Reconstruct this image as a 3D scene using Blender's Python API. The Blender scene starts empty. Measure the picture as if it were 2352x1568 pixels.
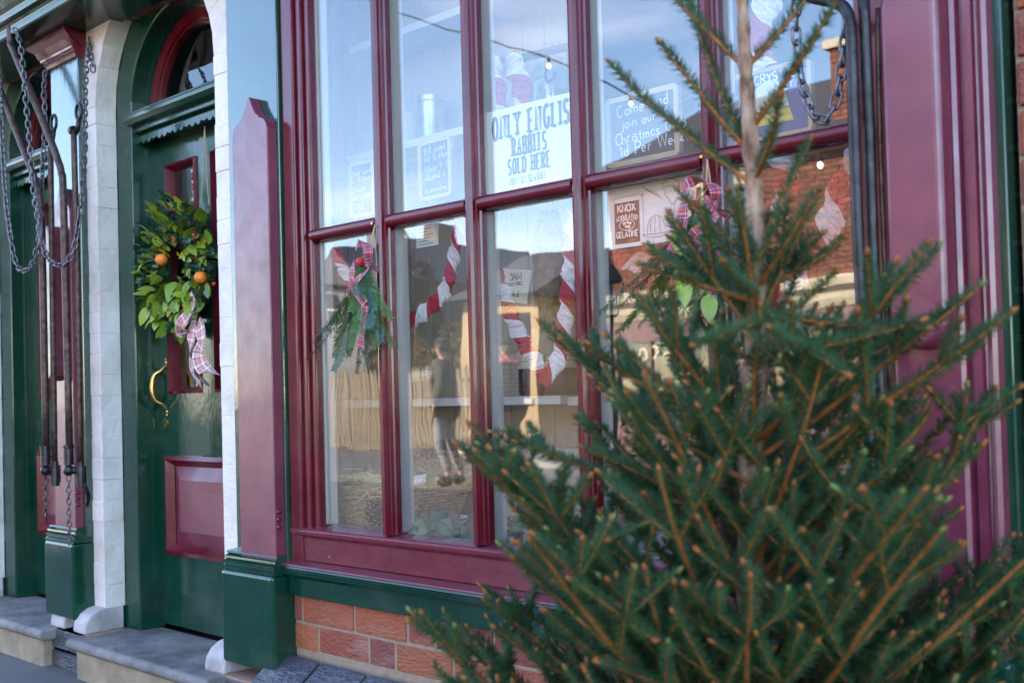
import bpy, bmesh, math, random
import numpy as np
from mathutils import Vector, Matrix

# ------------------------------------------------------------------ camera, sky, sun, exposure
S = bpy.context.scene
COL = S.collection
yaw, pit, rol = .7499, .02026, -.02678
CAMP = Vector((0, -2.05, 1.05))
fwd = Vector((-math.sin(yaw)*math.cos(pit), math.cos(yaw)*math.cos(pit), math.sin(pit)))
r0 = Vector((math.cos(yaw), math.sin(yaw), 0)); u0 = r0.cross(fwd)
rgt = r0*math.cos(rol)+u0*math.sin(rol); upv = rgt.cross(fwd)
cd = bpy.data.cameras.new('camera'); cam = bpy.data.objects.new('camera', cd); COL.objects.link(cam)
M4 = Matrix((rgt, upv, -fwd)).transposed().to_4x4(); M4.translation = CAMP
cam.matrix_world = M4
cd.sensor_width = 36; cd.lens = 36*2500/2352; cd.shift_y = 66.5/2352
cd.clip_start = .05; cd.clip_end = 600
cd.dof.use_dof = True; cd.dof.focus_distance = 3.1; cd.dof.aperture_fstop = 4.6
S.camera = cam

SUN = Vector((-.46, .72, .50)).normalized()
w = bpy.data.worlds.new('World'); S.world = w; w.use_nodes = True
nt = w.node_tree; nt.nodes.clear()
sky = nt.nodes.new('ShaderNodeTexSky'); sky.sky_type = 'NISHITA'; sky.sun_disc = False
sky.sun_elevation = math.asin(SUN.z); sky.sun_rotation = math.atan2(SUN.x, SUN.y)
sky.air_density = 1.0; sky.dust_density = .3; sky.ozone_density = 5.0
# thin broken cloud in the sky
tc = nt.nodes.new('ShaderNodeTexCoord'); mp = nt.nodes.new('ShaderNodeMapping'); mp.inputs['Scale'].default_value = (1.2, 1.2, 4.5)
nz = nt.nodes.new('ShaderNodeTexNoise'); nz.inputs['Scale'].default_value = 2.2; nz.inputs['Detail'].default_value = 7
cr = nt.nodes.new('ShaderNodeValToRGB'); cr.color_ramp.elements[0].position = .58; cr.color_ramp.elements[1].position = .85
cr.color_ramp.elements[1].color = (.3, .3, .3, 1)
mx = nt.nodes.new('ShaderNodeMix'); mx.data_type = 'RGBA'
mx.inputs[7].default_value = (9.5, 9.8, 10.4, 1)
bg = nt.nodes.new('ShaderNodeBackground'); bg.inputs[1].default_value = .15
wo = nt.nodes.new('ShaderNodeOutputWorld')
L = nt.links.new
L(tc.outputs['Generated'], mp.inputs[0]); L(mp.outputs[0], nz.inputs[0]); L(nz.outputs[0], cr.inputs[0])
L(cr.outputs[0], mx.inputs[0]); L(sky.outputs[0], mx.inputs[6]); L(mx.outputs[2], bg.inputs[0]); L(bg.outputs[0], wo.inputs[0])
sd = bpy.data.lights.new('sun', 'SUN'); sd.energy = 2.9; sd.angle = math.radians(.5); sd.color = (1, .93, .82)
so = bpy.data.objects.new('sun', sd); COL.objects.link(so); so.location = (0, 0, 12)
so.rotation_euler = SUN.to_track_quat('Z', 'Y').to_euler()
vs = S.view_settings; vs.view_transform = 'Standard'; vs.look = 'None'; vs.gamma = 1; vs.exposure = 3.0
vs.use_white_balance = True; vs.white_balance_temperature = 7600; vs.white_balance_tint = 16
S.cycles.max_bounces = 10; S.cycles.transparent_max_bounces = 16; S.cycles.glossy_bounces = 4
S.cycles.caustics_reflective = False; S.cycles.caustics_refractive = False
S.cycles.use_denoising = True

R = random.Random(7)
rad = math.radians

# ------------------------------------------------------------------ mesh helpers
class MB:
    def __init__(s): s.v = []; s.f = []; s.m = []; s.uv = []
    def add(s, vs, fs, mi=0, uvs=None):
        o = len(s.v); s.v += [tuple(p) for p in vs]
        for k, f in enumerate(fs):
            s.f.append([i+o for i in f]); s.m.append(mi)
            s.uv.append(uvs[k] if uvs else None)
        return s
    def box(s, x0, x1, y0, y1, z0, z1, mi=0):
        return s.add([(x0,y0,z0),(x1,y0,z0),(x1,y1,z0),(x0,y1,z0),(x0,y0,z1),(x1,y0,z1),(x1,y1,z1),(x0,y1,z1)],
            [(0,3,2,1),(4,5,6,7),(0,1,5,4),(1,2,6,5),(2,3,7,6),(3,0,4,7)], mi)
    def prism(s, poly, frm, d, mi=0, cap=True):
        """poly: list of (a,b); frm(a,b)->Vector base; d: extrusion vector"""
        n = len(poly); d = Vector(d)
        A = [Vector(frm(*p)) for p in poly]; B = [p+d for p in A]
        fs = [(i, (i+1) % n, n+(i+1) % n, n+i) for i in range(n)]
        if cap: fs += [tuple(range(n-1, -1, -1)), tuple(range(n, 2*n))]
        return s.add(A+B, fs, mi)
    def tube(s, pts, r, n=8, mi=0, cap=True):
        pts = [Vector(p) for p in pts]; m = len(pts)
        rs = r if isinstance(r, (list, tuple)) else [r]*m
        vs = []; t0 = (pts[1]-pts[0]).normalized()
        u = t0.orthogonal().normalized()
        for i, p in enumerate(pts):
            t = (pts[min(i+1, m-1)]-pts[max(i-1, 0)])
            t = t.normalized() if t.length > 1e-9 else t0
            u = (u-t*u.dot(t))
            u = u.normalized() if u.length > 1e-6 else t.orthogonal().normalized()
            b = t.cross(u)
            for k in range(n):
                a = 2*math.pi*k/n; vs.append(p+(u*math.cos(a)+b*math.sin(a))*rs[i])
        fs = []
        for i in range(m-1):
            for k in range(n):
                fs.append((i*n+k, i*n+(k+1) % n, (i+1)*n+(k+1) % n, (i+1)*n+k))
        if cap: fs += [tuple(range(n-1, -1, -1)), tuple(range((m-1)*n, m*n))]
        return s.add(vs, fs, mi)
    def lathe(s, prof, c, n=20, mi=0, ax='z'):
        c = Vector(c); vs = []; fs = []; m = len(prof)
        for (r, h) in prof:
            for k in range(n):
                a = 2*math.pi*k/n; x, y = r*math.cos(a), r*math.sin(a)
                p = (x, y, h) if ax == 'z' else ((x, h, y) if ax == 'y' else (h, x, y))
                vs.append(c+Vector(p))
        for i in range(m-1):
            for k in range(n): fs.append((i*n+k, i*n+(k+1) % n, (i+1)*n+(k+1) % n, (i+1)*n+k))
        return s.add(vs, fs, mi)
    def ball(s, c, r, n=8, mi=0, sc=(1,1,1)):
        c = Vector(c); prof = [(max(r*math.sin(math.pi*i/n), 1e-5), -r*math.cos(math.pi*i/n)) for i in range(n+1)]
        o = MB().lathe(prof, (0,0,0), n*2)
        return s.add([c+Vector((p[0]*sc[0], p[1]*sc[1], p[2]*sc[2])) for p in o.v], o.f, mi)
    def strip(s, a, b, mi=0, vscale=1., close=False):
        n = len(a); vs = [Vector(p) for p in a]+[Vector(p) for p in b]; d = 0; ds = [0]
        for i in range(1, n): d += ((vs[i]+vs[n+i])/2-(vs[i-1]+vs[n+i-1])/2).length; ds.append(d)
        fs = []; uv = []
        for i in range(n-1):
            fs.append((i, i+1, n+i+1, n+i)); uv.append([(0, ds[i]*vscale), (0, ds[i+1]*vscale), (1, ds[i+1]*vscale), (1, ds[i]*vscale)])
        return s.add(vs, fs, mi, uv)
    def mesh(s, name, mats, smooth=False):
        me = bpy.data.meshes.new(name); me.from_pydata(s.v, [], s.f)
        for m in (mats if isinstance(mats, (list, tuple)) else [mats]): me.materials.append(m)
        if any(s.m): me.polygons.foreach_set('material_index', s.m)
        if any(u for u in s.uv):
            ul = me.uv_layers.new(name='UVMap'); li = 0; flat = []
            for f, u in zip(s.f, s.uv):
                for k in range(len(f)): flat += list(u[k]) if u else [0, 0]
            ul.data.foreach_set('uv', flat)
        if smooth is True: me.polygons.foreach_set('use_smooth', [True]*len(me.polygons))
        me.update()
        bm = bmesh.new(); bm.from_mesh(me); bmesh.ops.recalc_face_normals(bm, faces=bm.faces); bm.to_mesh(me); bm.free()
        return me
    def build(s, name, mats, parent=None, smooth=False, bevel=0, seg=2, sharp=None, solid=0):
        me = s.mesh(name, mats, smooth)
        return put(name, me, parent, bevel, seg, sharp, solid)

def put(name, me, parent=None, bevel=0, seg=2, sharp=None, solid=0):
    o = bpy.data.objects.new(name, me); COL.objects.link(o)
    if parent: setp(o, parent)
    if solid:
        m = o.modifiers.new('thick', 'SOLIDIFY'); m.thickness = solid; m.offset = 0
    if bevel:
        m = o.modifiers.new('bevel', 'BEVEL'); m.width = bevel; m.segments = seg; m.limit_method = 'ANGLE'; m.angle_limit = rad(35)
        if hasattr(m, 'harden_normals'): m.harden_normals = False
        me.polygons.foreach_set('use_smooth', [False]*len(me.polygons))
    if sharp: me.set_sharp_from_angle(angle=rad(sharp))
    return o

BASE = {}
def setp(o, parent):
    o.parent = parent
    b = BASE.get(parent.name)
    if b is None:
        b = (parent.matrix_world if parent.type == 'EMPTY' else Matrix.Identity(4)).copy()
    o.matrix_parent_inverse = b.inverted()

def tag(o, label=None, cat=None, group=None, kind=None):
    if label: o['label'] = label
    if cat: o['category'] = cat
    if group: o['group'] = group
    if kind: o['kind'] = kind
    return o
def empty(name, loc, label=None, cat=None, group=None):
    o = bpy.data.objects.new(name, None); o.location = loc; o.empty_display_size = .05; COL.objects.link(o)
    BASE[o.name] = Matrix.Translation(Vector(loc))
    return tag(o, label, cat, group)
def inst(name, me, parent, mat4):
    """shared-mesh piece placed by a world matrix under parent"""
    o = bpy.data.objects.new(name, me); COL.objects.link(o)
    if parent: setp(o, parent)
    o.matrix_basis = mat4
    return o
def copy_tree(o, parent=None):
    c = o.copy(); COL.objects.link(c)
    if parent: c.parent = parent; c.matrix_parent_inverse = o.matrix_parent_inverse.copy()
    for ch in list(o.children): copy_tree(ch, c)
    return c
def xyz(l, rot=(0,0,0), sc=(1,1,1)):
    from mathutils import Euler
    return Matrix.Translation(Vector(l)) @ Euler(rot).to_matrix().to_4x4() @ Matrix.Diagonal(Vector((*sc, 1)))

def smooth_path(pts, n=8):
    P = [Vector(p) for p in pts]; P = [P[0]*2-P[1]]+P+[P[-1]*2-P[-2]]; out = []
    for i in range(1, len(P)-2):
        for k in range(n):
            t = k/n; a, b, c, d = P[i-1:i+3]
            out.append(.5*((2*b)+(c-a)*t+(2*a-5*b+4*c-d)*t*t+(3*b-a-3*c+d)*t**3))
    out.append(P[-2]); return out
def resample(pts, step):
    out = [pts[0]]; acc = 0
    for i in range(1, len(pts)):
        a, b = pts[i-1], pts[i]; L_ = (b-a).length; t = step-acc
        while t <= L_:
            out.append(a.lerp(b, t/L_)); t += step
        acc = L_-(t-step)
    return out

# ------------------------------------------------------------------ materials
MATS = {}
class NT:
    def __init__(s, name):
        s.m = bpy.data.materials.new(name); s.m.use_nodes = True; s.t = s.m.node_tree; s.t.nodes.clear()
        s.out = s.n('OutputMaterial'); s.b = s.n('BsdfPrincipled'); s.l(s.b.outputs[0], s.out.inputs[0])
        s.tc = s.n('TexCoord')
    def n(s, k, **kw):
        x = s.t.nodes.new('ShaderNode'+k)
        for a, b in kw.items(): setattr(x, a, b)
        return x
    def l(s, a, b): s.t.links.new(a, b)
    def noise(s, scale, detail=4, co=None, sc=(1,1,1), rough=.55):
        mp = s.n('Mapping'); mp.inputs['Scale'].default_value = sc
        s.l(co or s.tc.outputs['Object'], mp.inputs[0])
        x = s.n('TexNoise'); x.inputs['Scale'].default_value = scale; x.inputs['Detail'].default_value = detail; x.inputs['Roughness'].default_value = rough
        s.l(mp.outputs[0], x.inputs[0]); return x.outputs[0]
    def ramp(s, fac, els, const=False):
        x = s.n('ValToRGB'); cr = x.color_ramp
        if const: cr.interpolation = 'CONSTANT'
        while len(cr.elements) < len(els): cr.elements.new(.5)
        for e, (p, c) in zip(cr.elements, els):
            e.position = p; e.color = (*(c if isinstance(c, (tuple, list)) else (c, c, c)), 1)
        s.l(fac, x.inputs[0]); return x.outputs[0]
    def mix(s, fac, a, b, mode='MIX'):
        x = s.n('Mix'); x.data_type = 'RGBA'; x.blend_type = mode
        for v, i in ((fac, 0), (a, 6), (b, 7)):
            if hasattr(v, 'links'): s.l(v, x.inputs[i])
            else: x.inputs[i].default_value = v if i == 0 else (*v, 1)
        return x.outputs[2]
    def bump(s, h, st, dist=.01):
        x = s.n('Bump'); x.inputs['Strength'].default_value = st; x.inputs['Distance'].default_value = dist
        s.l(h, x.inputs['Height'])
        if s.b.inputs['Normal'].links: s.l(s.b.inputs['Normal'].links[0].from_socket, x.inputs['Normal'])
        s.l(x.outputs[0], s.b.inputs['Normal'])
    def set(s, col=None, rough=None, **kw):
        for nm, v in dict({'Base Color': col, 'Roughness': rough}, **{k.replace('_', ' '): x for k, x in kw.items()}).items():
            if v is None: continue
            i = s.b.inputs[nm]
            if hasattr(v, 'links'): s.l(v, i)
            else: i.default_value = (*v, 1) if isinstance(v, tuple) and len(v) == 3 else v
        return s.m
def lerp3(a, b, t): return tuple(x+(y-x)*t for x, y in zip(a, b))
def dark(c, k): return tuple(x*k for x in c)

def paint(name, col, rough=.28, grain=(1,1,1), chip=None, spec=.5, bump=.25, coat=0., var=.12):
    s = NT(name)
    a = s.noise(9, 5); c = s.ramp(a, [(.3, dark(col, 1-var)), (.7, dark(col, 1+var))])
    fine = s.noise(60, 3, sc=grain)
    if chip is not None:
        k = s.noise(55, 6); m = s.ramp(k, [(.735, 0), (.75, .8)]); c = s.mix(m, c, chip)
        k2 = s.noise(3, 4); c = s.mix(s.ramp(k2, [(.5, 0), (.85, .35)]), c, lerp3(col, (.35, .33, .3), .35))
    rr = s.ramp(s.noise(14, 4), [(.3, rough*.75), (.75, min(1, rough*1.35))])
    s.bump(fine, bump*.45, .002); s.bump(s.noise(7, 3), bump*.8, .004)
    return s.set(c, rr, Specular_IOR_Level=spec, Coat_Weight=coat, Coat_Roughness=.08)
def plain(name, col, rough=.6, metal=0., var=.15, scale=20, bump=.2, dist=.003, **kw):
    s = NT(name); c = s.ramp(s.noise(scale, 4), [(.3, dark(col, 1-var)), (.7, dark(col, 1+var))])
    if bump: s.bump(s.noise(scale*3, 3), bump, dist)
    return s.set(c, rough, Metallic=metal, **kw)
def brickmat(name, cols, rough=.75, spots=.0):
    s = NT(name); oi = s.n('ObjectInfo')
    c = s.ramp(oi.outputs['Random'], [(i/max(1, len(cols)-1), k) for i, k in enumerate(cols)])
    co = s.n('VectorMath', operation='ADD'); s.l(s.tc.outputs['Object'], co.inputs[0])
    cx = s.n('CombineXYZ'); mu = s.n('Math', operation='MULTIPLY'); mu.inputs[1].default_value = 37.
    s.l(oi.outputs['Random'], mu.inputs[0]); s.l(mu.outputs[0], cx.inputs[0]); s.l(mu.outputs[0], cx.inputs[1]); s.l(cx.outputs[0], co.inputs[1])
    v = s.noise(2.2, 6, co.outputs[0], rough=.65)
    c = s.mix(s.ramp(v, [(.35, .0), (.7, .5)]), c, dark(cols[0], .55))
    if spots:
        k = s.noise(7, 5, co.outputs[0], rough=.7); c = s.mix(s.ramp(k, [(.62, 0), (.68, spots)]), c, (.03, .025, .03))
    k3 = s.noise(1.3, 3, co.outputs[0]); c = s.mix(s.ramp(k3, [(.55, 0), (.8, .3)]), c, (.5, .42, .36))
    s.bump(s.noise(9, 6, co.outputs[0]), .5, .02)
    return s.set(c, rough)

GREEN = (.0012, .046, .026); MAR = (.135, .006, .015)
m_green = paint('green_gloss_paint', GREEN, .13, (1,1,.25), chip=(.16,.15,.10), spec=.42, coat=.1, bump=.5, var=.2)
m_greensh = paint('green_pilaster_paint', GREEN, .12, (1,1,.25), chip=(.16,.15,.10), spec=.8, coat=.8, bump=.6, var=.25)
m_greenf = paint('green_fascia_paint', (.0013,.042,.025), .16, (.25,1,1), chip=(.16,.15,.10), spec=.5)
m_maroon = paint('maroon_gloss_paint', MAR, .17, (1,1,.2), chip=(.17,.07,.05), spec=.5, coat=.15, bump=.45, var=.2)
m_maroonsill = paint('maroon_sill_paint', (.17,.022,.038), .3, (.3,1,1), chip=(.5,.42,.38), spec=.5, bump=.9)
m_mauve = paint('maroon_panel_paint', (.18,.018,.045), .36, (1,1,.3), chip=(.2,.1,.08), spec=.85, coat=.3, bump=.6, var=.22)
m_white = paint('white_wall_paint', (.78,.73,.68), .55, bump=1.2, chip=(.45,.38,.33), var=.05)
m_cream = paint('cream_board_paint', (.46,.37,.28), .5, (1,1,.2), var=.06)
m_creamw = paint('pale_inner_paint', (.62,.57,.53), .45, (1,1,.2), var=.05, chip=(.4,.33,.28))
m_red = brickmat('red_brick', [(.44,.12,.05), (.33,.075,.05), (.15,.045,.04), (.50,.15,.06), (.26,.06,.045)], .62, spots=.9)
m_orange = brickmat('sunlit_brick', [(.25,.085,.05), (.17,.06,.04), (.29,.11,.07), (.10,.05,.042)], .8, spots=.4)
m_blueb = brickmat('blue_engineering_brick', [(.045,.05,.075), (.075,.08,.11), (.05,.05,.06), (.09,.095,.12)], .3, spots=.3)
m_whiteb = NT('white_painted_brick')
_c = m_whiteb.ramp(m_whiteb.noise(5, 6, rough=.65), [(.25, (.62,.54,.47)), (.5, (.80,.73,.67)), (.75, (.86,.80,.75))])
_k = m_whiteb.ramp(m_whiteb.noise(24, 6, rough=.7), [(.66, 0), (.72, .55)]); _c = m_whiteb.mix(_k, _c, (.42,.33,.27))
m_whiteb.bump(m_whiteb.noise(30, 5), .8, .006); m_whiteb.bump(m_whiteb.noise(6, 3), .7, .02)
m_whiteb = m_whiteb.set(_c, .6)
m_mortar = plain('mortar', (.34,.25,.18), .95, scale=40, bump=.6)
m_mortarpink = plain('pink_mortar', (.40,.24,.18), .95, scale=40, bump=.6)
m_iron = plain('worn_black_iron', (.035,.032,.036), .38, .6, var=.5, scale=30, bump=.5)
m_rust = plain('rusty_iron', (.085,.05,.04), .5, .5, var=.6, scale=45, bump=.6)
m_chain = plain('galvanised_chain', (.17,.16,.18), .42, .8, var=.3, scale=60)
m_brass = plain('brass', (.62,.40,.13), .28, 1., var=.1)
m_stone = plain('worn_sandstone', (.33,.26,.18), .9, var=.3, scale=7, bump=.6, dist=.01)
m_slab = plain('grey_doorstep_stone', (.19,.175,.165), .7, var=.45, scale=6, bump=.8, dist=.012)
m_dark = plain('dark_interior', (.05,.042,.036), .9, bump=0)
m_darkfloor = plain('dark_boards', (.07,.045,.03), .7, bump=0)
m_paper = plain('white_paper', (.84,.83,.79), .8, var=.03, bump=.1)
m_card = plain('cream_card', (.78,.72,.60), .8, var=.05, bump=.1)
m_ink = plain('black_ink', (.02,.02,.025), .8, bump=0)
m_chalk = plain('chalk', (.85,.85,.82), .95, bump=0)
m_slate = plain('blackboard', (.025,.028,.032), .75, bump=.1)
m_pine = plain('pale_wood', (.52,.36,.20), .6, scale=12)
m_string = plain('jute_string', (.45,.34,.2), .95)
def glassmat(name, tint=(1,1,1), wav=.012, f0=.10):
    s = NT(name); s.t.nodes.remove(s.b)
    tr = s.n('BsdfTransparent'); tr.inputs[0].default_value = (*tint, 1)
    gl = s.n('BsdfGlossy'); gl.inputs['Roughness'].default_value = .0; gl.inputs[0].default_value = (1,1,1,1)
    lw = s.n('LayerWeight'); lw.inputs[0].default_value = .5
    pw = s.n('Math', operation='POWER'); pw.inputs[1].default_value = 5.; s.l(lw.outputs['Facing'], pw.inputs[0])
    fr = s.n('Math', operation='MULTIPLY_ADD'); fr.inputs[1].default_value = 1-f0; fr.inputs[2].default_value = f0; s.l(pw.outputs[0], fr.inputs[0])
    bp = s.n('Bump'); bp.inputs['Strength'].default_value = wav; bp.inputs['Distance'].default_value = .05
    s.l(s.noise(4.0, 1.5), bp.inputs['Height']); s.l(bp.outputs[0], gl.inputs['Normal'])
    mx = s.n('MixShader'); s.l(fr.outputs[0], mx.inputs[0]); s.l(tr.outputs[0], mx.inputs[1]); s.l(gl.outputs[0], mx.inputs[2])
    s.l(mx.outputs[0], s.out.inputs[0]); return s.m
m_glass = glassmat('window_glass', (.96,.98,.97))
m_glassdark = glassmat('door_glass', (.85,.87,.86), .02)
m_jar = glassmat('jar_glass', (.86,.93,.92), 0)
def tartan(name, stripes, rep):
    s = NT(name); sp = s.n('SeparateXYZ'); s.l(s.tc.outputs['UV'], sp.inputs[0]); cs = []
    for k in (0, 1):
        f = s.n('Math', operation='FRACT'); mu = s.n('Math', operation='MULTIPLY'); mu.inputs[1].default_value = rep[k]
        s.l(sp.outputs[k], mu.inputs[0]); s.l(mu.outputs[0], f.inputs[0]); cs.append(s.ramp(f.outputs[0], stripes, True))
    c = s.mix(.5, cs[0], cs[1]); s.bump(s.noise(400, 1), .2, .001)
    return s.set(c, .6, Sheen_Weight=.2)
_r, _n, _w, _g = (.55,.015,.03), (.02,.03,.12), (.8,.8,.78), (.02,.10,.06)
m_tartan = tartan('red_tartan', [(0,_r),(.22,_w),(.27,_r),(.42,_n),(.56,_w),(.60,_n),(.74,_r),(.86,_g),(.93,_r)], (1.6, 1))
m_gingham = tartan('cream_red_check', [(0,(.78,.66,.58)),(.2,(.5,.04,.07)),(.42,(.78,.66,.58)),(.5,(.12,.03,.06)),(.6,(.78,.68,.6)),(.68,(.5,.05,.08)),(.86,(.78,.68,.6))], (1.5, 1))

# ------------------------------------------------------------------ stroke lettering
def arc(cx, cy, rx, ry, a, b, n=9):
    return [(cx+rx*math.cos(rad(a+(b-a)*i/n)), cy+ry*math.sin(rad(a+(b-a)*i/n))) for i in range(n+1)]
G = {
'A': (.64, [[(0,0),(.32,1),(.64,0)], [(.13,.36),(.51,.36)]]), 'B': (.58, [[(0,0),(0,1)], [(0,1),(.3,1)]+arc(.3,.76,.24,.24,90,-90)+[(0,.52)], [(.3,.52)]+arc(.32,.26,.26,.26,90,-90)+[(0,0)]]),
'C': (.58, [arc(.32,.5,.32,.5,45,315,14)]), 'D': (.62, [[(0,0),(0,1)], [(0,1),(.25,1)]+arc(.27,.5,.35,.5,90,-90,12)+[(0,0)]]),
'E': (.54, [[(0,0),(0,1)], [(0,1),(.52,1)], [(0,.5),(.4,.5)], [(0,0),(.54,0)]]), 'F': (.52, [[(0,0),(0,1)], [(0,1),(.52,1)], [(0,.5),(.4,.5)]]),
'G': (.62, [arc(.32,.5,.32,.5,45,350,14)+[(.63,.42),(.38,.42)]]), 'H': (.62, [[(0,0),(0,1)], [(.6,0),(.6,1)], [(0,.5),(.6,.5)]]), 'I': (.1, [[(.05,0),(.05,1)]]),
'J': (.46, [[(.42,1),(.42,.25)]+arc(.22,.24,.2,.24,0,-170)]), 'K': (.6, [[(0,0),(0,1)], [(.56,1),(.02,.45)], [(.2,.62),(.6,0)]]), 'L': (.5, [[(0,0),(0,1)], [(0,0),(.5,0)]]),
'M': (.78, [[(0,0),(0,1),(.39,.15),(.78,1),(.78,0)]]), 'N': (.62, [[(0,0),(0,1),(.6,0),(.6,1)]]), 'O': (.64, [arc(.32,.5,.32,.5,90,450,20)]),
'P': (.56, [[(0,0),(0,1)], [(0,1),(.28,1)]+arc(.29,.74,.27,.26,90,-90)+[(0,.48)]]), 'R': (.6, [[(0,0),(0,1)], [(0,1),(.28,1)]+arc(.29,.75,.27,.25,90,-90)+[(0,.5)], [(.25,.5),(.6,0)]]),
'S': (.54, [arc(.27,.74,.25,.26,30,270,8)+arc(.27,.25,.27,.25,90,-150,8)]), 'T': (.6, [[(.3,0),(.3,1)], [(0,1),(.6,1)]]), 'U': (.6, [[(0,1),(0,.3)]+arc(.3,.3,.3,.3,180,360)+[(.6,1)]]),
'W': (.9, [[(0,1),(.22,0),(.45,.85),(.68,0),(.9,1)]]), 'X': (.6, [[(0,0),(.6,1)], [(0,1),(.6,0)]]), 'Y': (.6, [[(0,1),(.3,.48),(.6,1)], [(.3,.48),(.3,0)]]),
'a': (.42, [arc(.2,.24,.2,.24,60,380,10)+[(.4,.46),(.4,.05),(.46,0)]]), 'b': (.42, [[(0,1),(0,.05)]+arc(.2,.24,.2,.24,200,500,10)]), 'c': (.38, [arc(.2,.24,.2,.24,50,310,8)]),
'd': (.44, [arc(.2,.24,.2,.24,40,330,10), [(.4,1),(.4,0)]]), 'e': (.4, [[(.02,.24),(.38,.28)]+arc(.2,.25,.2,.24,20,310,9)]), 'g': (.42, [arc(.2,.24,.2,.24,40,360,9)+[(.4,.46),(.4,-.2)]+arc(.2,-.2,.2,.15,0,-160,6)]),
'h': (.42, [[(0,0),(0,1)], [(0,.25)]+arc(.2,.28,.19,.2,170,0,6)+[(.4,0)]]), 'i': (.1, [[(.05,.46),(.05,0)], [(.05,.66),(.06,.72)]]), 'j': (.2, [[(.16,.46),(.14,-.2),(.02,-.32),(-.1,-.24)], [(.16,.66),(.17,.72)]]),
'k': (.4, [[(0,0),(0,1)], [(.34,.48),(.02,.22),(.38,0)]]), 'l': (.14, [[(.04,1),(.04,.08),(.12,0)]]), 'm': (.66, [[(0,.46),(0,0)], [(0,.3)]+arc(.16,.32,.15,.15,160,0,5)+[(.31,0)], [(.31,.3)]+arc(.47,.32,.15,.15,160,0,5)+[(.62,0)]]),
'n': (.42, [[(0,.46),(0,0)], [(0,.28)]+arc(.2,.28,.19,.2,165,0,6)+[(.4,0)]]), 'o': (.42, [arc(.2,.24,.2,.24,90,450,12)]), 'p': (.42, [[(0,.46),(0,-.35)], arc(.2,.24,.2,.24,170,-170,10)]),
'r': (.32, [[(0,.46),(0,0)], [(0,.28)]+arc(.17,.3,.15,.17,150,40,4)]), 's': (.34, [arc(.17,.36,.14,.12,30,270,6)+arc(.17,.12,.16,.12,90,-150,6)]), 't': (.3, [[(.14,.8),(.14,.06),(.26,0)], [(0,.5),(.28,.52)]]),
'u': (.42, [[(0,.46),(0,.18)]+arc(.18,.18,.18,.18,180,340,6)+[(.38,.46),(.38,.0)]]), 'w': (.6, [[(0,.46),(.14,0),(.3,.4),(.46,0),(.6,.46)]]), 'x': (.4, [[(0,0),(.38,.46)], [(0,.46),(.38,0)]]), 'y': (.4, [[(0,.46),(.2,.02)], [(.4,.46),(.1,-.34)]]),
'1': (.24, [[(0,.78),(.14,1),(.14,0)]]), '4': (.5, [[(.38,0),(.38,1),(0,.34),(.5,.34)]]), '7': (.46, [[(0,1),(.46,1),(.16,0)]]), '9': (.46, [arc(.22,.72,.22,.28,0,360,12)+[(.42,.4),(.3,0)]]),
'.': (.1, [[(.03,.0),(.07,.06)]]), '-': (.34, [[(.04,.42),(.3,.42)]]), '!': (.1, [[(.06,1),(.04,.28)], [(.04,.08),(.05,.02)]]), '/': (.3, [[(0,0),(.3,1)]]), "'": (.1, [[(.06,1),(.04,.82)]]), ':': (.1, [[(.04,.1),(.05,.16)], [(.04,.42),(.05,.48)]])}
def text(mb, txt, org, rt, up, h, th, mi=0, xs=1., gap=.16, serif=0., center=False, jit=0., rs=None, bend=None, step=.00012):
    org, rt, up = Vector(org), Vector(rt).normalized(), Vector(up).normalized(); nn = rt.cross(up)
    tot = sum((G[c][0] if c != ' ' else .34)*xs+gap for c in txt)-gap
    x = -tot/2 if center else 0; lay = 0
    for c in txt:
        if c == ' ': x += .34*xs+gap; continue
        wd, strokes = G[c]; jx, jy = ((rs or R).uniform(-jit, jit) for _ in 'ab'); js = 1+(rs or R).uniform(-jit, jit)*1.5
        def P(a, b):
            px, py = (x+(a*xs)*js+jx)*h, (b*js+jy)*h
            if bend:
                an = px/bend; rr = bend+py; return org+rt*(rr*math.sin(an))+up*(rr*math.cos(an)-bend)
            return org+rt*px+up*py
        for st in strokes:
            lay += 1; off = nn*(step*(lay % 7+1)); n = len(st); a = []; b = []
            pl = [P(*p) for p in st]; closed = (pl[0]-pl[-1]).length < 1e-6
            for i, p in enumerate(pl):
                t0 = pl[i]-pl[i-1] if i else (pl[-1]-pl[-2] if closed else pl[1]-pl[0]); t1 = pl[i+1]-pl[i] if i < n-1 else (pl[1]-pl[0] if closed else pl[-1]-pl[-2])
                t0.normalize(); t1.normalize(); t = (t0+t1); t = t.normalized() if t.length > 1e-3 else t1
                s_ = nn.cross(t); k = th*h/2/max(.55, s_.dot(nn.cross(t1)))
                if xs < .8 and serif: k *= .78+.22*abs(t.dot(up))
                a.append(p+s_*k+off); b.append(p-s_*k+off)
            mb.add(a+b, [(i, i+1, n+i+1, n+i) for i in range(n-1)], mi)
            if serif and not closed:
                for e in (0, -1):
                    if st[e][1] in (0, 1) and abs(st[e][1]-st[1 if e == 0 else -2][1]) > .2:
                        lay += 1; o2 = nn*(step*(lay % 7+8)); yy = st[e][1]; hw = serif*.5*th+th*.5
                        q = [(st[e][0]*xs-hw, yy), (st[e][0]*xs+hw, yy), (st[e][0]*xs+hw, yy+(.11 if yy == 0 else -.11)), (st[e][0]*xs-hw, yy+(.11 if yy == 0 else -.11))]
                        mb.add([P(aa/xs, bb)+o2 for aa, bb in q], [(0,1,2,3)], mi)
        x += wd*xs+gap
    return mb

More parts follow.
